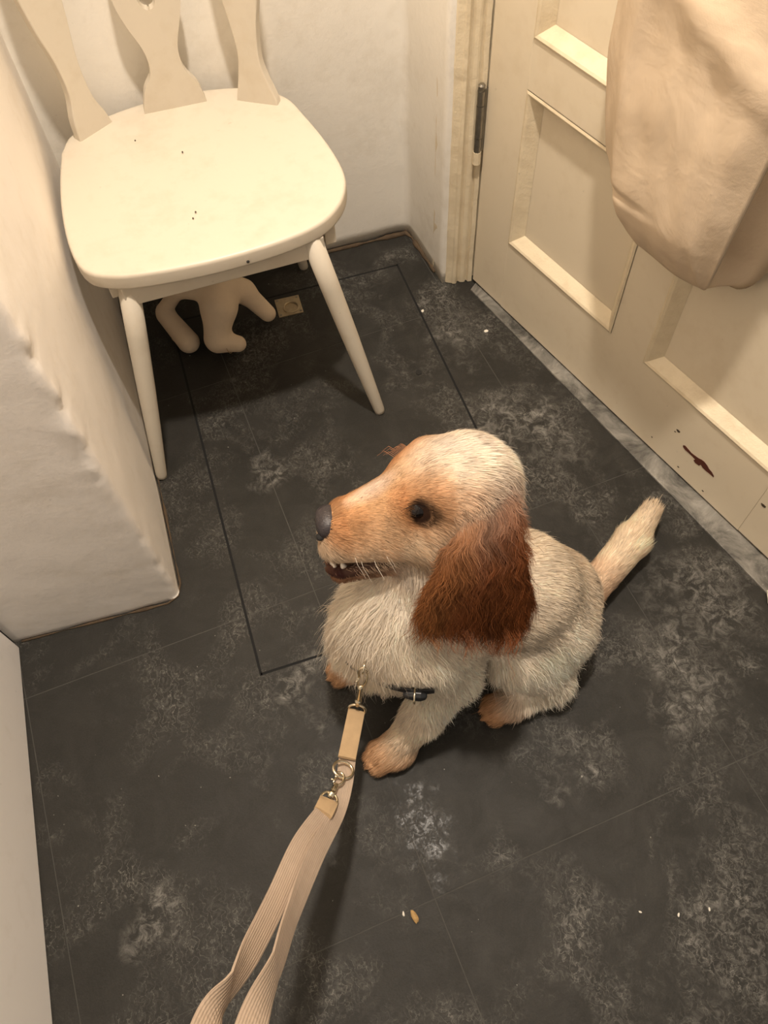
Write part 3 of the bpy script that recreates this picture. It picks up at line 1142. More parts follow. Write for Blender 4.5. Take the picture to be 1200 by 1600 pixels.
# haunches
for sgn, y0 in ((-1, 0.334), (1, 0.466)):
    yy = y0
    s1 = sgn * 0.01
    E_((0.315, yy, 0.105), (0.070, 0.040, 0.072), 0.03, fur=0.026, comb=(0.55, sgn * 0.2, -0.85), col=WHITE)
    C_((0.258, yy + sgn * 0.008, 0.125), (0.318, yy + sgn * 0.030, 0.055), 0.036, 0.030, 0.025, fur=0.024, comb=(0.4, sgn * 0.2, -0.9), col=WHITE)
    C_((0.322, yy + sgn * 0.034, 0.040), (0.262, yy + sgn * 0.040, 0.030), 0.026, 0.021, 0.02, fur=0.022, comb=(0.1, sgn * 0.3, -0.9), col=WHITE)
    E_((0.250, yy + sgn * 0.040, 0.022), (0.034, 0.024, 0.021), 0.012, fur=0.014, comb=(-1, 0, -0.3), col=PAW)
    for dx, dy in ((-0.020, -0.016), (-0.027, -0.005), (-0.026, 0.007), (-0.018, 0.017)):
        E_((0.248 + dx, yy + sgn * 0.040 + dy, 0.014), (0.013, 0.0085, 0.012), 0.004, fur=0.010, comb=(-1, 0, -0.3), col=PAW)
# tail
C_((0.400, 0.405, 0.068), (0.448, 0.420, 0.052), 0.026, 0.023, 0.015, fur=0.014, comb=(0.8, 0.4, 0), col=CREAM)
C_((0.442, 0.417, 0.046), (0.458, 0.428, 0.046), 0.0245, 0.0245, 0.004, fur=0.010, comb=(0.8, 0.4, 0), col=ORANGE)
C_((0.466, 0.432, 0.047), (0.540, 0.474, 0.050), 0.026, 0.0275, 0.006, fur=0.018, comb=(0.80, 0.55, 0.0), col=CREAM)
C_((0.540, 0.474, 0.050), (0.592, 0.512, 0.055), 0.0275, 0.017, 0.01, fur=0.022, comb=(0.78, 0.60, 0.05), col=CREAM)
# head
hb = tuple(-HF * 0.9 - HD * 0.1)
E_(hp(0, 0.002, 0), (0.062, 0.060, 0.057), 0.03, HAX, fur=0.013, comb=hb, col=CREAM)
E_(hp(-0.022, 0.012, 0), (0.050, 0.052, 0.050), 0.02, HAX, fur=0.016, comb=hb, col=WHITE)
C_(hp(0.018, 0.010, 0), hp(0.121, -0.008, 0), 0.046, 0.021, 0.02, fur=0.010, comb=hb, col=TAN)
for c in (-1, 1):
    C_(hp(0.046, 0.022, c * 0.028), hp(0.024, 0.032, c * 0.032), 0.014, 0.017, 0.02, fur=0.010, comb=hb, col=TAN)
    C_(hp(0.045, -0.018, c * 0.014), hp(0.125, -0.018, c * 0.013), 0.035, 0.0215, 0.016, fur=0.010, comb=hb, col=TAN)
    C_(hp(0.040, -0.034, c * 0.026), hp(0.140, -0.033, c * 0.013), 0.024, 0.0180, 0.012, fur=0.010, comb=tuple(-HF * 0.7 - HD * 0.6), col=CREAM)
    E_(hp(0.012, -0.030, c * 0.034), (0.040, 0.034, 0.024), 0.02, HAX, fur=0.012, comb=tuple(-HF * 0.8 - HD * 0.5), col=CREAM)
# mouth opening, then the lower jaw
F_.add(Ell(hp(0.142, -0.0650, 0), (0.092, 0.0140, 0.046), HAX, fur=0.0, comb=hb, col=GUM, bare=1), 0.004, carve=True)
for c in (-1, 1):
    C_(hp(0.030, -0.062, c * 0.018), hp(0.145, -0.0835, c * 0.0095), 0.0185, 0.0100, 0.008, fur=0.0045, comb=tuple(-HF * 0.8 - HD * 0.9), col=(0.30, 0.14, 0.07))
    C_(hp(0.054, -0.052, c * 0.033), hp(0.142, -0.0730, c * 0.0180), 0.0068, 0.0068, 0.003, fur=0.0, comb=hb, col=GUM, bare=1)
    C_(hp(0.142, -0.0725, c * 0.0180), hp(0.155, -0.0750, c * 0.006), 0.0062, 0.0058, 0.003, fur=0.0, comb=hb, col=GUM, bare=1)
    C_(hp(0.054, -0.051, c * 0.033), hp(0.138, -0.0490, c * 0.0185), 0.0036, 0.0030, 0.003, fur=0.0, comb=hb, col=GUM, bare=1)
C_(hp(0.020, -0.060, 0), hp(0.112, -0.081, 0), 0.024, 0.012, 0.008, fur=0.010, comb=tuple(-HF * 0.7 - HD * 0.7), col=CREAM)
# ears: leathers hanging from the sides of the skull
earK = [((0.226, 0.411, 0.478), (0.238, 0.406, 0.477)), ((0.204, 0.390, 0.474), (0.234, 0.380, 0.473)), ((0.184, 0.366, 0.460), (0.231, 0.352, 0.459)), ((0.162, 0.353, 0.437), (0.231, 0.331, 0.435)),
        ((0.142, 0.344, 0.403), (0.234, 0.314, 0.400)), ((0.128, 0.336, 0.370), (0.233, 0.303, 0.366))]
EA = catmull([k[0] for k in earK], 4)
EB = catmull([k[1] for k in earK], 4)
ER = np.linspace(0.0105, 0.0080, len(EA))
ecomb = (-0.05, -0.30, -1.0)
EARS = [(EA, EB)]
for i in range(len(EA)):
    f_ = i / (len(EA) - 1)
    C_(EA[i], EB[i], ER[i], ER[i], 0.006, fur=0.018 + 0.020 * f_, comb=ecomb, col=CHEST, ear=1)


def mirror(p):
    q = np.array(p) - HO
    q = q - 2 * HL * (q @ HL)
    return HO + q


for i in range(0, len(EA)):
    f_ = i / (len(EA) - 1)
    dz = np.array([0, -0.045 * f_, -0.02 - 0.10 * f_])
    C_(mirror(EA[i]) + dz, mirror(EB[i]) + dz, ER[i], ER[i], 0.006, fur=0.018 + 0.020 * f_, comb=(0, 0.15, -1), col=CHEST, ear=1)

DV, DF = F_.mesh()
# light smoothing of the net
for _ in range(2):
    acc = np.zeros_like(DV)
    cn = np.zeros(len(DV))
    for k in range(4):
        for q in (1, 3):
            np.add.at(acc, DF[:, k], DV[DF[:, (k + q) % 4]])
            np.add.at(cn, DF[:, k], 1)
    DV = DV * 0.5 + 0.5 * acc / cn[:, None]
DV[:, 2] = np.maximum(DV[:, 2], 0.0005)
DNm = vnormals(DV, DF)
# per-vertex look from the nearest forms
nP = len(F_.prims)
dist = np.stack([p.dist(DV) for p in F_.prims], 1)
bare_i = [i for i, p in enumerate(F_.prims) if p.kw.get('bare')]
ear_i = [i for i, p in enumerate(F_.prims) if p.kw.get('ear')]
wt = np.exp(-np.clip(dist - dist.min(1, keepdims=True), 0, 0.1) / 0.007)
wt[:, bare_i] = 0
wt /= wt.sum(1, keepdims=True)
fur_len = wt @ np.array([p.kw['fur'] for p in F_.prims])
comb = wt @ np.array([np.array(p.kw['comb']) / np.linalg.norm(p.kw['comb']) for p in F_.prims])
col = wt @ np.array([p.kw['col'] for p in F_.prims])
earw = wt[:, ear_i].sum(1)
bd = np.abs(dist[:, bare_i]).min(1)
bare = np.clip(1 - bd / 0.0035, 0, 1)
hl = (DV - HO) @ HAX.T            # head coordinates: forward, up, left


def spot(p, r, c, s_):
    global col
    d = np.sqrt((((hl - np.array(p)) / np.array(r)) ** 2).sum(1))
    f = (np.clip(1.25 - d, 0, 1) * s_ * np.clip(1 - earw * 1.5, 0, 1))[:, None]
    col = col * (1 - f) + np.array(c) * f


for c in (-1, 1):
    spot((0.044, 0.026, c * 0.040), (0.036, 0.032, 0.030), ORANGE, 0.9)
    spot((-0.004, 0.014, c * 0.054), (0.050, 0.040, 0.024), (0.60, 0.31, 0.135), 0.9)
    spot((0.120, -0.006, c * 0.016), (0.030, 0.024, 0.022), ORANGE, 0.9)
    spot((0.085, -0.014, c * 0.032), (0.030, 0.026, 0.020), (0.58, 0.38, 0.23), 0.7)
    spot((0.105, -0.038, c * 0.020), (0.040, 0.018, 0.022), (0.62, 0.45, 0.30), 0.6)
    spot((0.025, -0.030, c * 0.048), (0.040, 0.034, 0.026), (0.60, 0.46, 0.31), 0.7)
    spot((0.052, 0.030, c * 0.022), (0.020, 0.014, 0.012), ORANGE, 0.5)
spot((0.075, 0.020, 0.0), (0.050, 0.022, 0.013), (0.82, 0.68, 0.58), 0.85)
spot((-0.010, 0.062, 0.0), (0.055, 0.030, 0.034), (0.86, 0.76, 0.66), 0.9)
spot((0.095, -0.078, 0.0), (0.050, 0.014, 0.03), (0.30, 0.15, 0.08), 0.8)
# the ear is lighter along its front edge and tip
ef = np.zeros(len(DV))
for A_, B_ in EARS:
    dA = np.min([np.linalg.norm(DV - q, axis=1) for q in A_], axis=0)
    dT = np.linalg.norm(DV - (A_[-1] + B_[-1]) / 2, axis=1)
    ef = np.maximum(ef, np.clip(1.15 - dA / 0.016, 0, 1))
ef = (ef * np.clip(earw * 1.4, 0, 1) * 0.65)[:, None]
col = col * (1 - ef) + np.array((0.40, 0.165, 0.050)) * ef
EYES = [hp(0.0400, 0.0235, c * 0.0425) for c in (1, -1)]
de = np.min([np.linalg.norm(DV - e_, axis=1) for e_ in EYES], axis=0)
f = np.clip((0.0205 - de) / 0.006, 0, 1)[:, None]
col = col * (1 - f) + np.array((0.028, 0.012, 0.006)) * f
# roan ticking on the back, buff shading of the coat
nz = snoise(DV, 55, 31)
col = col * (1 + 0.10 * nz[:, None])
tanp = np.clip(snoise(DV, 16, 40) * 1.5 - 0.35, 0, 1)[:, None] * np.clip(1 - earw, 0, 1)[:, None] * 0.35
col = col * (1 - tanp) + np.array((0.62, 0.42, 0.25)) * tanp
bcol = col * (1 - bare[:, None]) + np.array(GUM) * bare[:, None]
nofur = np.maximum(bare, np.clip((0.0172 - de) / 0.003, 0, 1))
NOSE = hp(0.1430, -0.0090, 0)
nofur = np.maximum(nofur, np.clip((0.0200 - np.linalg.norm((DV - NOSE), axis=1)) / 0.002, 0, 1))

dog = thing('dog', 'cream and orange spaniel with long chestnut ears sitting on the slate floor', 'dog', (0.2, 0.38, 0))
body = npmesh('body', DV, DF, M['skin'], dog)
set_col(body, np.clip(bcol, 0, 0.95))
bvh = BVHTree.FromPolygons([tuple(v) for v in DV], [tuple(int(i) for i in q) for q in DF])


# harness: a loop over the shoulders and across the chest
HLOOP = []
hn = np.array([0.0, 0.0, 1.0])
for k in range(72):
    a = math.radians(-185 + 88 * k / 71)
    d = np.array([math.cos(a), math.sin(a), 0.0])
    q = None
    for it in range(3):
        x_ = 0.14 if q is None else q[0]
        o_ = np.array([0.140, 0.392, 0.218])
        hit = bvh.ray_cast(Vector(o_ + d * 0.30), Vector(-d), 0.4)
        q = np.array(hit[0]) if hit[0] is not None else o_ + d * 0.07
    HLOOP.append((q, d))
HLOOP[:] = [(sum(HLOOP[min(71, max(0, k + o_))][0] for o_ in (-2, -1, 0, 1, 2)) / 5 + HLOOP[k][1] * 0.004, HLOOP[k][1]) for k in range(72)]
KB = 59
h0 = HLOOP[KB][0]
dh = np.linalg.norm(DV - (h0 + np.array([-0.010, -0.004, 0.016])), axis=1)
fur_len = fur_len * (1 - 0.72 * np.clip((0.042 - dh) / 0.016, 0, 1))


# ---- fur: tapered ribbons grown from the skin
def grow(name, count, vmask, seed, wave=0.0, wavelen=0.02, width=0.00075, lift=0.28, lenmul=1.0, jit=0.22, clump=0.35, dark=0.16, seg=4, spread=(0.6, 1.15), stray=0.0):
    r = np.random.default_rng(seed)
    tri = np.concatenate([DF[:, [0, 1, 2]], DF[:, [0, 2, 3]]])
    a, b, c = DV[tri[:, 0]], DV[tri[:, 1]], DV[tri[:, 2]]
    ar = 0.5 * np.linalg.norm(np.cross(b - a, c - a), axis=1)
    m = (vmask * (1 - nofur))[tri].mean(1)
    pr = ar * m
    ti = r.choice(len(tri), size=count, p=pr / pr.sum())
    u, v = r.random(count), r.random(count)
    sw = u + v > 1
    u[sw], v[sw] = 1 - u[sw], 1 - v[sw]
    bw = np.stack([1 - u - v, u, v], 1)

    def ip(A):
        x = A[tri[ti]]
        return (x * (bw[..., None] if x.ndim == 3 else bw)).sum(1)
    P = ip(DV)
    N_ = ip(DNm)
    N_ /= np.linalg.norm(N_, axis=1)[:, None]
    cm = ip(comb)
    ln = ip(fur_len) * r.uniform(*spread, count) * lenmul
    st_ = r.random(count) < stray
    ln = ln * (1 + 0.5 * st_)
    cl_ = ip(col)
    cm = cm - N_ * (cm * N_).sum(1)[:, None] * 0.9
    cm /= np.linalg.norm(cm, axis=1)[:, None] + 1e-6
    # neighbouring hairs lean the same way
    sw1 = np.stack([snoise(P, 70, seed + 11 + k) for k in range(3)], 1)
    sw2 = np.stack([snoise(P, 210, seed + 21 + k, 2) for k in range(3)], 1)
    d0 = cm + N_ * (lift + 0.10 * r.normal(size=count) + 0.2 * st_)[:, None] + sw1 * clump + sw2 * clump * 0.6 + r.normal(size=(count, 3)) * jit * 0.5
    d0 -= N_ * np.minimum((d0 * N_).sum(1) - 0.05, 0)[:, None]
    d0 /= np.linalg.norm(d0, axis=1)[:, None]
    side = np.cross(d0, N_)
    side /= np.linalg.norm(side, axis=1)[:, None] + 1e-6
    ph = snoise(P, 90, seed + 31) * 5 + r.uniform(-0.6, 0.6, count)
    ts = np.linspace(0, 1, seg)
    gt = np.array([0, 0, -1.0]) - N_ * np.minimum(-N_[:, 2], 0)[:, None]
    pts = []
    for t_ in ts:
        q = P - N_ * 0.001 + d0 * (ln * t_)[:, None] + (cm - d0) * (ln * 0.55 * t_ * t_)[:, None]
        q += gt * (ln * 0.18 * t_ * t_)[:, None]
        if wave:
            q = q + side * (wave * np.sin(ph + 2 * PI * t_ * ln / wavelen) * t_ * np.minimum(1, ln / 0.02))[:, None]
        hgt = ((q - P) * N_).sum(1)
        q += N_ * np.maximum(0, 0.0016 * min(1.0, t_ * 3) - 0.001 * (t_ == 0) - hgt)[:, None]
        q[:, 2] = np.maximum(q[:, 2], 0.0008)
        pts.append(q)
    wds = width * r.uniform(0.7, 1.3, count)
    prof_ = [1.0, 1.0, 0.75] + [0.6] * max(0, seg - 4)
    V_, per = [], 2 * (seg - 1) + 1
    for k in range(seg - 1):
        wk = (wds * prof_[min(k, len(prof_) - 1)] * (1 - 0.4 * k / seg) * 0.5)[:, None]
        V_ += [pts[k] - side * wk, pts[k] + side * wk]
    V_.append(pts[-1])
    VV = np.stack(V_, 1).reshape(-1, 3)
    base = np.arange(count)[:, None] * per
    T = []
    for k in range(seg - 2):
        i = 2 * k
        T += [(i, i + 1, i + 3), (i, i + 3, i + 2)]
    i = 2 * (seg - 2)
    T.append((i, i + 1, i + 2))
    FF = (base[:, :, None] + np.array(T)[None].reshape(1, -1, 3)).reshape(-1, 3)
    # make ribbons face outwards
    fn = np.cross(VV[FF[:, 1]] - VV[FF[:, 0]], VV[FF[:, 2]] - VV[FF[:, 0]])
    flip = (fn * np.repeat(N_, len(T), 0)).sum(1) < 0
    FF[flip] = FF[flip][:, ::-1]
    o = npmesh(name, VV, FF, M['fur'], dog)
    tone = 1 + dark * (snoise(P, 160, seed + 41) + r.normal(size=count) * 0.7)
    hc = np.clip(cl_ * np.clip(tone, 0.62, 1.45)[:, None], 0, 0.95)
    tt = np.repeat(np.linspace(0.90, 1.08, seg), 2)[:per]
    set_col(o, np.clip((hc[:, None, :] * tt[None, :, None]).reshape(-1, 3), 0, 0.96))
    nn = np.repeat(N_, per, 0) * 0.9 + r.normal(size=(count * per, 3)) * 0.10
    nn += np.repeat(r.normal(size=(count, 3)) * 0.22, per, 0)
    nn /= np.linalg.norm(nn, axis=1)[:, None]
    o.data.normals_split_custom_set_from_vertices(nn.astype(np.float32))
    o['kind'] = 'stuff'
    return o


head_w = np.clip(1.15 - np.linalg.norm((DV - hp(0.03, -0.01, 0)) @ HAX.T / np.array([0.125, 0.085, 0.075]), axis=1), 0, 0.15) / 0.15
not_ear = np.clip(1 - earw * 1.4, 0, 1)
longw = np.clip((fur_len - 0.022) / 0.008, 0, 1) * not_ear * (1 - head_w)
shortw = np.clip(1 - longw, 0, 1) * not_ear * (1 - head_w)
fo = grow('body_fur', 75000, shortw, 100, wave=0.0008, lift=0.20, clump=0.22, width=0.0008, dark=0.17, stray=0.008)
fo['label'] = 'cream and buff body fur'
fo = grow('chest_fur', 52000, longw, 200, wave=0.0040, wavelen=0.034, lift=0.30, clump=0.52, width=0.0008, seg=5, lenmul=1.15, dark=0.10, spread=(0.5, 1.20), stray=0.03)
fo['label'] = 'long wavy white chest and leg fur'
fo = grow('head_fur', 80000, head_w * not_ear * (0.35 + np.clip(1 - fur_len / 0.02, 0, 1)), 300, lift=0.24, clump=0.26, width=0.0007, jit=0.35, dark=0.17, lenmul=1.1, stray=0.012)
fo['label'] = 'short orange and cream face fur'
fo = grow('ear_fur', 36000, np.clip(earw * 1.3 - 0.2, 0, 1), 400, wave=0.0055, wavelen=0.032, lift=0.12, clump=0.42, width=0.0008, seg=8, dark=0.34, jit=0.10, spread=(0.45, 1.45), stray=0.02)
fo['label'] = 'long wavy chestnut ear fur'


def ell_obj(name, c, r, axes, mat, parent, seg=24, fn=None):
    bm = bmesh.new()
    bmesh.ops.create_uvsphere(bm, u_segments=seg, v_segments=seg // 2, radius=1.0)
    A = np.array(axes)
    for v in bm.verts:
        q = np.array(v.co)
        if fn:
            q = fn(q)
        v.co = Vector(np.array(c) + A.T @ (q * np.array(r)))
    return bm_obj(name, bm, mat, parent, smooth=True)


def nose_fn(q):
    # flat front, groove in the middle, comma-shaped nostrils
    a, b, c = q
    q = q.copy()
    if a > 0.55:
        q[0] = 0.55 + (a - 0.55) * 0.55
    q[2] = c * (1.0 + 0.18 * (b + 0.2))
    for s_ in (-1, 1):
        d = math.sqrt(((a - 0.62) / 0.38) ** 2 + ((b + 0.22) / 0.26) ** 2 + ((c - s_ * 0.58) / 0.30) ** 2)
        if d < 1:
            q = q * (1 - 0.42 * (1 - d * d))
    if a > 0.2 and abs(c) < 0.12 and b < 0.3:
        q = q * 0.94
    return q


ns = ell_obj('nose', NOSE, (0.0185, 0.0190, 0.0215), HAX, M['noseleather'], dog, 48, nose_fn)
ns['label'] = 'black nose with open nostrils'
for s_ in (-1, 1):
    no_ = ell_obj('nostril', NOSE + HF * 0.0185 * 0.60 + HD * 0.019 * -0.22 + HL * s_ * 0.0215 * 0.70, (0.0052, 0.0044, 0.0056), HAX, M['dark'], ns, 12)
for e_ in EYES:
    sd = 1 if (e_ - HO) @ HL > 0 else -1
    ey = ell_obj('eye', e_ - HL * sd * 0.0018, (0.0142, 0.0118, 0.0106), HAX, M['eye'], dog, 24)
    ey['label'] = 'dark brown eye'
    bm = bmesh.new()
    out = HL * sd * 0.85 + HF * 0.25 + HD * 0.30
    out /= np.linalg.norm(out)
    uu = HF - out * (HF @ out)
    uu /= np.linalg.norm(uu)
    vv_ = np.cross(out, uu)
    torus(bm, e_ + out * 0.0022, uu, vv_, 0.0112, 0.0020, 24, 8, sx=1.35)
    bm_obj('eyelid', bm, M['lid'], ey, smooth=True)
    bm = bmesh.new()
    rl = np.random.default_rng(5)
    for k in range(14):
        t_ = -0.011 + 0.022 * k / 13
        b0 = e_ + uu * t_ + HD * (0.009 - 30 * t_ * t_) + out * 0.003
        l_ = rl.uniform(0.010, 0.018) * (1.0 if sd < 0 else 0.45)
        b1 = b0 + out * l_ * 0.7 + HF * l_ * 0.6 + HD * l_ * 0.2
        b2 = b1 + HF * l_ * 0.5 - HD * l_ * 0.3
        tube(bm, [b0, b1, b2], [0.0003, 0.00025, 0.0001], 4)
    bm_obj('eyelash', bm, M['lash'] if sd < 0 else M['lid'], ey)['kind'] = 'stuff'
# mouth: tongue and lower teeth
ell_obj('tongue', hp(0.095, -0.0675, 0), (0.048, 0.0055, 0.0135), HAX, M['tongue'], dog, 20)


def tooth(c, l_, r, lean=(0, 0, 0)):
    bm = bmesh.new()
    c = np.array(c)
    d = HD + np.array(lean)
    d /= np.linalg.norm(d)
    tube(bm, [c - d * 0.002, c + d * l_ * 0.3, c + d * l_ * 0.7, c + d * l_], [r, r * 1.02, r * 0.72, r * 0.2], 9)
    bm_obj('tooth', bm, M['tooth'], dog, smooth=True)


for s_ in (-1, 1):
    tooth(hp(0.1360, -0.0715, s_ * 0.0145), 0.0150, 0.0042, tuple(HL * s_ * 0.25 + HF * 0.15))
    for k in range(3):
        tooth(hp(0.1500 - 0.0016 * k, -0.0725, s_ * (0.0020 + 0.0040 * k)), 0.0095, 0.0026, tuple(HF * 0.2))
    for k in range(3):
        tooth(hp(0.106 - 0.012 * k, -0.0670 + 0.0020 * k, s_ * (0.0200 + 0.003 * k)), 0.0035, 0.0026)
# whiskers
bm = bmesh.new()
rw = np.random.default_rng(12)
for s_ in (-1, 1):
    for k in range(6):
        b0 = hp(rw.uniform(0.085, 0.125), rw.uniform(-0.040, -0.024), s_ * rw.uniform(0.026, 0.030))
        l_ = rw.uniform(0.018, 0.034)
        b1 = b0 + HL * s_ * l_ * 0.6 - HF * l_ * 0.1 - HD * l_ * 0.3
        b2 = b1 + HL * s_ * l_ * 0.2 - HF * l_ * 0.2 - HD * l_ * 0.6
        tube(bm, [b0, b1, b2], [0.00022, 0.00018, 0.0001], 4)
bm_obj('whiskers', bm, plain_mat('whisker', (0.8, 0.72, 0.6), 0.4), dog)['kind'] = 'stuff'
# claws
for cx, cy in ((0.062, 0.282), (0.044, 0.428), (0.248, 0.294), (0.248, 0.506)):
    for dx, dy in ((-0.022, -0.016), (-0.030, -0.004), (-0.028, 0.009), (-0.018, 0.019)):
        bm = bmesh.new()
        x0, y0 = cx + dx - 0.008, cy + dy
        tube(bm, [(x0 + 0.004, y0, 0.011), (x0 - 0.002, y0, 0.008), (x0 - 0.005, y0, 0.003)], [0.0020, 0.0016, 0.0006], 7)
        bm_obj('claw', bm, plain_mat('claw', (0.50, 0.33, 0.20), 0.4) if 'claw' not in bpy.data.materials else bpy.data.materials['claw'], dog, smooth=True)


# harness strap and buckle (worn by the dog)
def strap_mesh(name, P, Wd, Nn, width, th, mat, parent=None, closed=False):
    """flat strap: P centre line, Wd width directions, Nn face normals"""
    P, Wd, Nn = (np.array(x, float) for x in (P, Wd, Nn))
    n_ = len(P)
    if not hasattr(width, '__len__'):
        width = [width] * n_
    me_v, me_f, uv = [], [], []
    prof_ = [(-0.5, -0.5), (-0.25, -0.5), (0.25, -0.5), (0.5, -0.5), (0.5, 0.5), (0.25, 0.5), (-0.25, 0.5), (-0.5, 0.5)]
    m_ = len(prof_)
    for i in range(n_):
        w_ = Wd[i] / np.linalg.norm(Wd[i])
        nn_ = Nn[i] - w_ * (Nn[i] @ w_)
        nn_ /= np.linalg.norm(nn_)
        for a, b in prof_:
            me_v.append(P[i] + w_ * a * width[i] + nn_ * b * th * (1.0 if abs(a) < 0.4 else 0.7))
    rows = n_ if closed else n_ - 1
    for i in range(rows):
        j = (i + 1) % n_
        for k in range(m_):
            me_f.append((i * m_ + k, i * m_ + (k + 1) % m_, j * m_ + (k + 1) % m_, j * m_ + k))
    if not closed:
        me_f.append(tuple(range(m_))[::-1])
        me_f.append(tuple((n_ - 1) * m_ + k for k in range(m_)))
    o = mesh_obj(name, me_v, me_f, mat, parent)
    ul = o.data.uv_layers.new(name='UVMap')
    for lp in o.data.loops:
        i, k = divmod(lp.vertex_index, m_)
        ul.data[lp.index].uv = (prof_[k][0] + 0.5, i * 0.2)
    bm = bmesh.new()
    bm.from_mesh(o.data)
    bmesh.ops.recalc_face_normals(bm, faces=bm.faces)
    bm.to_mesh(o.data)
    bm.free()
    return o


hs_ = strap_mesh('harness_strap', [q for q, d in HLOOP], [hn] * 72, [d for q, d in HLOOP], 0.014, 0.003, M['blackweb'], dog)
hs_['label'] = 'black harness strap across the chest'
q0, d0_ = HLOOP[KB]
tg = HLOOP[KB + 3][0] - HLOOP[KB - 3][0]
tg /= np.linalg.norm(tg)
bm = bmesh.new()
tube(bm, [q0 + d0_ * 0.004 + tg * x for x in (-0.015, -0.011, 0.0, 0.008, 0.014, 0.016)], [0.003, 0.0062, 0.0085, 0.0085, 0.006, 0.003], 8)
bk = bm_obj('buckle', bm, M['blackplastic'], hs_, bevel=0.001)
bk['label'] = 'black plastic side-release buckle'
bm = bmesh.new()
torus(bm, q0 + d0_ * 0.006, d0_, hn, 0.0095, 0.0012, 20, 8)
bm_obj('buckle_ring', bm, M['nickel'], hs_, smooth=True)

# ------------------------------------------------------------------ leash
leash = thing('dog_leash', 'tan webbing leash with metal clips running from the dog towards the viewer', 'leash', (0.04, 0.33, 0.15))
hitc = bvh.ray_cast(Vector(CAM), Vector(np.array([0.052, 0.366, 0.168]) - CAM), 3.0)
p_at = np.array(hitc[0]) + (CAM - np.array(hitc[0])) * 0.026 if hitc[0] is not None else np.array([0.052, 0.366, 0.175])
bot = np.array([0.027, 0.317, 0.165])
ax = bot - p_at
axl = np.linalg.norm(ax)
ax /= axl
vw = CAM - p_at
vw /= np.linalg.norm(vw)
sd_ = np.cross(ax, vw)
sd_ /= np.linalg.norm(sd_)
fc = np.cross(sd_, ax)


def snap_hook(p, d, side, L_, parent, name='snap_hook'):
    """trigger hook: open claw, barrel and swivel eye; p = claw end, d = towards the strap"""
    bm = bmesh.new()
    cl_ = [p + side * 0.004 + d * L_ * 0.20, p + side * 0.0055 + d * L_ * 0.06, p + side * 0.002 - d * L_ * 0.02, p - side * 0.003 - d * L_ * 0.0, p - side * 0.006 + d * L_ * 0.12, p - side * 0.0055 + d * L_ * 0.30, p - side * 0.001 + d * L_ * 0.46]
    tube(bm, catmull(cl_, 6), 0.0017, 10)
    hk = bm_obj(name, bm, M['nickel'], parent, smooth=True)
    bm = bmesh.new()
    tube(bm, [p + side * 0.0045 + d * L_ * 0.22, p + side * 0.004 + d * L_ * 0.40], 0.0012, 8)
    tube(bm, [p + side * 0.0045 + d * L_ * 0.30, p + side * 0.0085 + d * L_ * 0.33], 0.0011, 8)
    bm_obj('trigger', bm, M['nickel'], hk, smooth=True)
    bm = bmesh.new()
    tube(bm, [p + d * L_ * t_ for t_ in (0.40, 0.46, 0.70, 0.76, 0.77, 0.83, 0.84, 0.90)], [0.0024, 0.0036, 0.0038, 0.0032, 0.0046, 0.0046, 0.0034, 0.0030], 14)
    bm_obj('barrel', bm, M['nickel'], hk, smooth=True)
    return hk


snap_hook(p_at, ax, sd_, axl, leash)
bm = bmesh.new()
torus(bm, bot + ax * 0.001, sd_, ax, 0.0115, 0.0017, 28, 10)
bm_obj('ring', bm, M['nickel'], leash, smooth=True)
# ring on the harness that the hook holds
bm = bmesh.new()
torus(bm, p_at - ax * 0.004, fc, ax, 0.008, 0.0014, 24, 8)
bm_obj('harness_ring', bm, M['nickel'], hs_, smooth=True)


def strand(name, pts, tw, width, mat, n_=10, th=0.0026):
    P = catmull(pts, n_)
    tws = np.interp(np.linspace(0, 1, len(P)), np.linspace(0, 1, len(tw)), tw)
    Wd, Nn = [], []
    for i, p in enumerate(P):
        d = P[min(i + 1, len(P) - 1)] - P[max(i - 1, 0)]
        d /= np.linalg.norm(d)
        v = CAM - p
        n0 = v - d * (v @ d)
        n0 /= np.linalg.norm(n0)
        w0 = np.cross(d, n0)
        a = tws[i]
        Wd.append(w0 * math.cos(a) + n0 * math.sin(a))
        Nn.append(n0 * math.cos(a) - w0 * math.sin(a))
    return strap_mesh(name, P, Wd, Nn, width, th, mat, leash)


# long strand running behind, from the first ring up to the hand
strand('strap', [bot + ax * 0.009, (0.016, 0.295, 0.166), (-0.003, 0.256, 0.179), (-0.016, 0.222, 0.202), (-0.034, 0.187, 0.230), (-0.065, 0.134, 0.322), (-0.089, 0.081, 0.416), (-0.099, 0.041, 0.511), (-0.107, 0.009, 0.607), (-0.118, -0.045, 0.72), (-0.13, -0.10, 0.80)],
       [0.1, 0.1, 0.0, 0.15, 0.3, 0.45, 0.9, 1.05, 0.3, 0.1, 0.0], 0.0215, M['web'])
# folded leather end sewn round the first ring
st = strand('leather_tab', [bot + ax * 0.004, (0.017, 0.297, 0.171), (0.004, 0.271, 0.1785), (-0.004, 0.254, 0.1875)], [0.1, 0.05, 0.0, 0.0], 0.0225, M['suede'], th=0.004)
st['label'] = 'worn tan leather end folded round the ring'
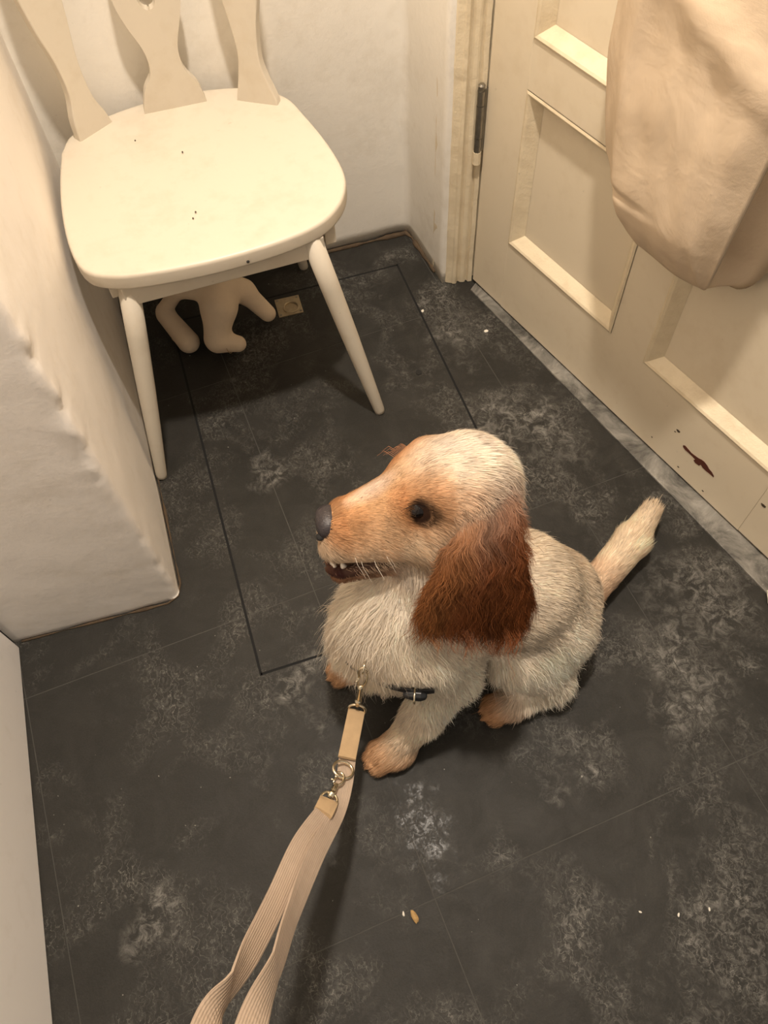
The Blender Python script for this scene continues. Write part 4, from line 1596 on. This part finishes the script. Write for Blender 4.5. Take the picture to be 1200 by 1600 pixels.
# second ring and second hook on it
r2 = np.array([-0.014, 0.236, 0.204])
a2 = np.array([-0.037, 0.204, 0.233]) - r2
l2 = np.linalg.norm(a2)
a2 /= l2
v2 = CAM - r2
v2 /= np.linalg.norm(v2)
s2 = np.cross(a2, v2)
s2 /= np.linalg.norm(s2)
bm = bmesh.new()
torus(bm, r2 - a2 * 0.004, s2 * 0.9 + v2 * 0.3, a2, 0.0135, 0.0019, 28, 10)
bm_obj('ring', bm, M['nickel'], leash, smooth=True)
snap_hook(r2 + a2 * 0.004, a2, s2, l2 * 0.95, leash)
bm = bmesh.new()
torus(bm, r2 + a2 * l2, s2, a2, 0.0100, 0.0016, 24, 10)
bm_obj('ring', bm, M['nickel'], leash, smooth=True)
e0 = r2 + a2 * (l2 + 0.004)
strand('strap', [e0, (-0.045, 0.190, 0.248), (-0.074, 0.152, 0.318), (-0.100, 0.101, 0.398), (-0.118, 0.060, 0.486), (-0.127, 0.036, 0.553), (-0.134, 0.016, 0.612), (-0.140, -0.04, 0.72), (-0.14, -0.10, 0.80)],
       [0.0, 0.1, 0.15, 0.2, 0.55, 1.15, 0.35, 0.1, 0.0], 0.0215, M['web'])
st = strand('leather_tab', [e0 - a2 * 0.001, (-0.0405, 0.197, 0.2445), (-0.047, 0.187, 0.256)], [0.0, 0.1, 0.12], 0.0225, M['suede'], th=0.0055)

# ------------------------------------------------------------------ canvas bag on the door
bag = thing('tote_bag', 'beige canvas tote bag hanging against the cream door', 'bag', door_pt(0.44, 0.05, 0.41))
zl = np.array([0.412, 0.417, 0.425, 0.437, 0.452, 0.475, 0.505, 0.56, 0.64, 0.74, 0.90, 1.12])
slv = np.interp
L_s = np.array([0.480, 0.445, 0.412, 0.378, 0.348, 0.320, 0.296, 0.276, 0.264, 0.258, 0.260, 0.270])
R_s = np.array([0.515, 0.532, 0.542, 0.550, 0.556, 0.562, 0.567, 0.572, 0.578, 0.584, 0.588, 0.585])
Bg = np.array([0.030, 0.050, 0.062, 0.072, 0.080, 0.090, 0.098, 0.104, 0.106, 0.104, 0.085, 0.045])
zz = np.concatenate([np.linspace(0.412, 0.52, 22), np.linspace(0.535, 1.12, 36)])
NU = 56
verts, faces = [], []
ring_n = None
for z in zz:
    a, b, g = np.interp(z, zl, L_s), np.interp(z, zl, R_s), np.interp(z, zl, Bg)
    row = []
    for k in range(NU + 1):                     # front sheet, left to right
        u = k / NU
        pr = min(1.0, (max(u, 1e-4) / 0.32)) ** 0.62 * (1 - 0.16 * max(0, (u - 0.75) / 0.25) ** 2)
        row.append((a + (b - a) * u, 0.012 + (g - 0.012) * pr, z))
    for k in range(1, 9):                       # side fold at the right, tucked in
        u = k / 9
        row.append((b + 0.030 * u - 0.050 * math.sin(PI * u) * np.clip((z - 0.42) / 0.05, 0, 1), row[NU][1] * (1 - u) + 0.014 * u, z + 0.010 * u * float(np.clip((0.56 - z) / 0.10, 0, 1))))
    for k in range(0, 13):                      # back sheet
        u = k / 12
        row.append((b + 0.030 - (b + 0.030 - a) * u, 0.008 + 0.004 * (1 - abs(2 * u - 1)), z))
    A = np.array(row)
    fr = A[:NU + 1]
    wr = snoise(fr * np.array([1, 1, 0.6]), 26, 51) * 0.006 + snoise(fr, 75, 52, 2) * 0.0022
    # creases: a crosswise fold low down, and one running up from the lower right corner
    wr -= 0.006 * np.exp(-((fr[:, 2] - 0.508 - 0.05 * (fr[:, 0] - 0.44)) / 0.006) ** 2) * np.clip((0.47 - fr[:, 0]) / 0.08, 0, 1)
    wr += 0.007 * np.exp(-((fr[:, 0] - 0.548 + 0.20 * (fr[:, 2] - 0.44)) / 0.007) ** 2) * np.clip((0.53 - fr[:, 2]) / 0.05, 0, 1)
    wr += 0.010 * np.exp(-((fr[:, 2] - 0.76 + 0.35 * (fr[:, 0] - 0.44)) / 0.02) ** 2)
    ed = np.minimum(np.arange(NU + 1) / 6, (NU - np.arange(NU + 1)) / 3)
    A[:NU + 1, 1] += wr * np.clip(ed, 0, 1)
    verts += [door_pt(*q) for q in A]
    ring_n = len(A)
for i in range(len(zz) - 1):
    for k in range(ring_n):
        faces.append((i * ring_n + k, i * ring_n + (k + 1) % ring_n, (i + 1) * ring_n + (k + 1) % ring_n, (i + 1) * ring_n + k))
faces.append(tuple(range(ring_n))[::-1])
bo = mesh_obj('bag_body', verts, faces, M['canvas'], bag, smooth=True)
for off in (0.050, 0.016):
    bm = bmesh.new()
    pth = catmull([door_pt(0.36, off, 1.08), door_pt(0.365, off, 1.20), door_pt(0.40, off * 0.8, 1.34), door_pt(0.445, off * 0.7, 1.385), door_pt(0.49, off * 0.8, 1.34), door_pt(0.52, off, 1.20), door_pt(0.525, off, 1.08)], 8)
    for i in range(len(pth) - 1):
        a, b = pth[i], pth[i + 1]
        v = []
        for p_ in (a, b):
            rad = np.array([p_[0] - door_pt(0.445, off, 0)[0], p_[1] - door_pt(0.445, off, 0)[1], (p_[2] - 1.2) * 0.6])
            rad /= np.linalg.norm(rad) + 1e-6
            for sg in (-1, 1):
                for tt_ in (-1, 1):
                    v.append(bm.verts.new(p_ + rad * 0.011 * sg + np.array([DN[0], DN[1], 0]) * 0.0015 * tt_))
        for f in ((0, 1, 5, 4), (2, 3, 7, 6), (0, 2, 6, 4), (1, 3, 7, 5)):
            bm.faces.new([v[k] for k in f])
    bm_obj('handle', bm, M['canvas'], bag)
# the hook that carries the bag, above the frame
bm = bmesh.new()
tube(bm, catmull([door_pt(0.445, -0.002, 1.372), door_pt(0.445, 0.03, 1.368), door_pt(0.445, 0.052, 1.375), door_pt(0.445, 0.056, 1.40)], 5), 0.004, 10)
bm_obj('coat_hook', bm, M['steel'], door, smooth=True)

# ------------------------------------------------------------------ stuffed toy under the chair
FT = Field((-0.15, 1.10, 0.0), (0.14, 1.32, 0.20), 0.0034)
for a, b, ra, rb, k in (((0.020, 1.222, 0.115), (0.008, 1.190, 0.095), 0.030, 0.034, 0.02), ((0.030, 1.222, 0.108), (0.062, 1.224, 0.082), 0.030, 0.023, 0.02),
                        ((0.062, 1.224, 0.082), (0.098, 1.206, 0.026), 0.021, 0.017, 0.012), ((0.004, 1.186, 0.092), (-0.014, 1.160, 0.042), 0.031, 0.026, 0.02),
                        ((-0.014, 1.158, 0.034), (0.022, 1.146, 0.025), 0.023, 0.0165, 0.012), ((0.010, 1.205, 0.115), (-0.060, 1.240, 0.112), 0.022, 0.016, 0.015),
                        ((-0.060, 1.240, 0.112), (-0.100, 1.252, 0.060), 0.014, 0.015, 0.012), ((-0.100, 1.250, 0.045), (-0.072, 1.186, 0.024), 0.019, 0.0225, 0.015)):
    FT.add(Cone(a, b, ra, rb), k)
TV_, TF_ = FT.mesh()
TV_[:, 2] = np.maximum(TV_[:, 2], 0.0006)
toy = thing('plush_toy', 'pale cream stuffed animal toy lying on the floor under the chair', 'toy', (0.0, 1.2, 0))
npmesh('toy_body', TV_, TF_, M['plush'], toy)
bm = bmesh.new()
torus(bm, (-0.085, 1.216, 0.030), (0.7, 0.55, 0.45), (-0.3, -0.2, 0.9), 0.0222, 0.0008, 24, 6)
bm_obj('seam', bm, M['suede'], toy)
bm = bmesh.new()
torus(bm, (0.004, 1.152, 0.030), (0.25, 0.95, 0.1), (-0.2, 0.0, 0.98), 0.0215, 0.0007, 24, 6)
bm_obj('seam', bm, M['suede'], toy)

# ------------------------------------------------------------------ crumbs on the floor


def crumb(name, x, y, r, mat, label, seed, sz=(1.3, 0.8, 0.6), cat='crumb', group=None, z0=0.0004):
    bm = bmesh.new()
    bmesh.ops.create_icosphere(bm, subdivisions=2, radius=1.0)
    rs = np.random.default_rng(seed)
    ang = rs.uniform(0, PI)
    for v in bm.verts:
        q = np.array(v.co)
        k = 1 + 0.30 * snoise(q[None], 3.0, seed)[0]
        q = q * k * np.array(sz) * r
        v.co = (x + q[0] * math.cos(ang) - q[1] * math.sin(ang), y + q[0] * math.sin(ang) + q[1] * math.cos(ang), max(z0, z0 + q[2] + r * sz[2] * 0.8))
    o = bm_obj(name, bm, mat)
    tag(o, label, cat, group)
    return o


crumb('biscuit_crumb', 0.022, 0.070, 0.0060, M['crumb'], 'golden brown biscuit crumb beside the floor tile joint', 3, (0.7, 1.5, 0.5))
crumb('paint_flake', 0.009, 0.0775, 0.0028, M['flake'], 'tiny white flake just left of the biscuit crumb', 4, (0.6, 1.2, 0.5), 'flake')
crumb('paint_flake', 0.407, 1.126, 0.0036, M['flake'], 'pale yellow fleck on the floor near the door frame', 5, (0.8, 1.1, 0.4), 'flake')
crumb('paint_flake', 0.511, 1.029, 0.0040, M['flake'], 'white fleck beside the pale threshold strip', 6, (0.8, 1.1, 0.4), 'flake')
crumb('plaster_chunk', 0.731, 0.322, 0.013, M['flake'], 'broken cream plaster lump at the right end of the threshold', 8, (0.9, 1.3, 0.8), 'plaster', z0=0.004)
for i, (x, y) in enumerate(((0.36, -0.039), (0.313, -0.020), (0.402, -0.046))):
    crumb('floor_speck', x, y, 0.0019, M['flake'], ['middle of three pale specks on the lower right slate tile', 'leftmost of three pale specks on the lower right slate tile', 'rightmost of three pale specks on the lower right slate tile'][i], 20 + i, (1.3, 0.7, 0.35), 'speck', 'pale specks on the lower right tile')
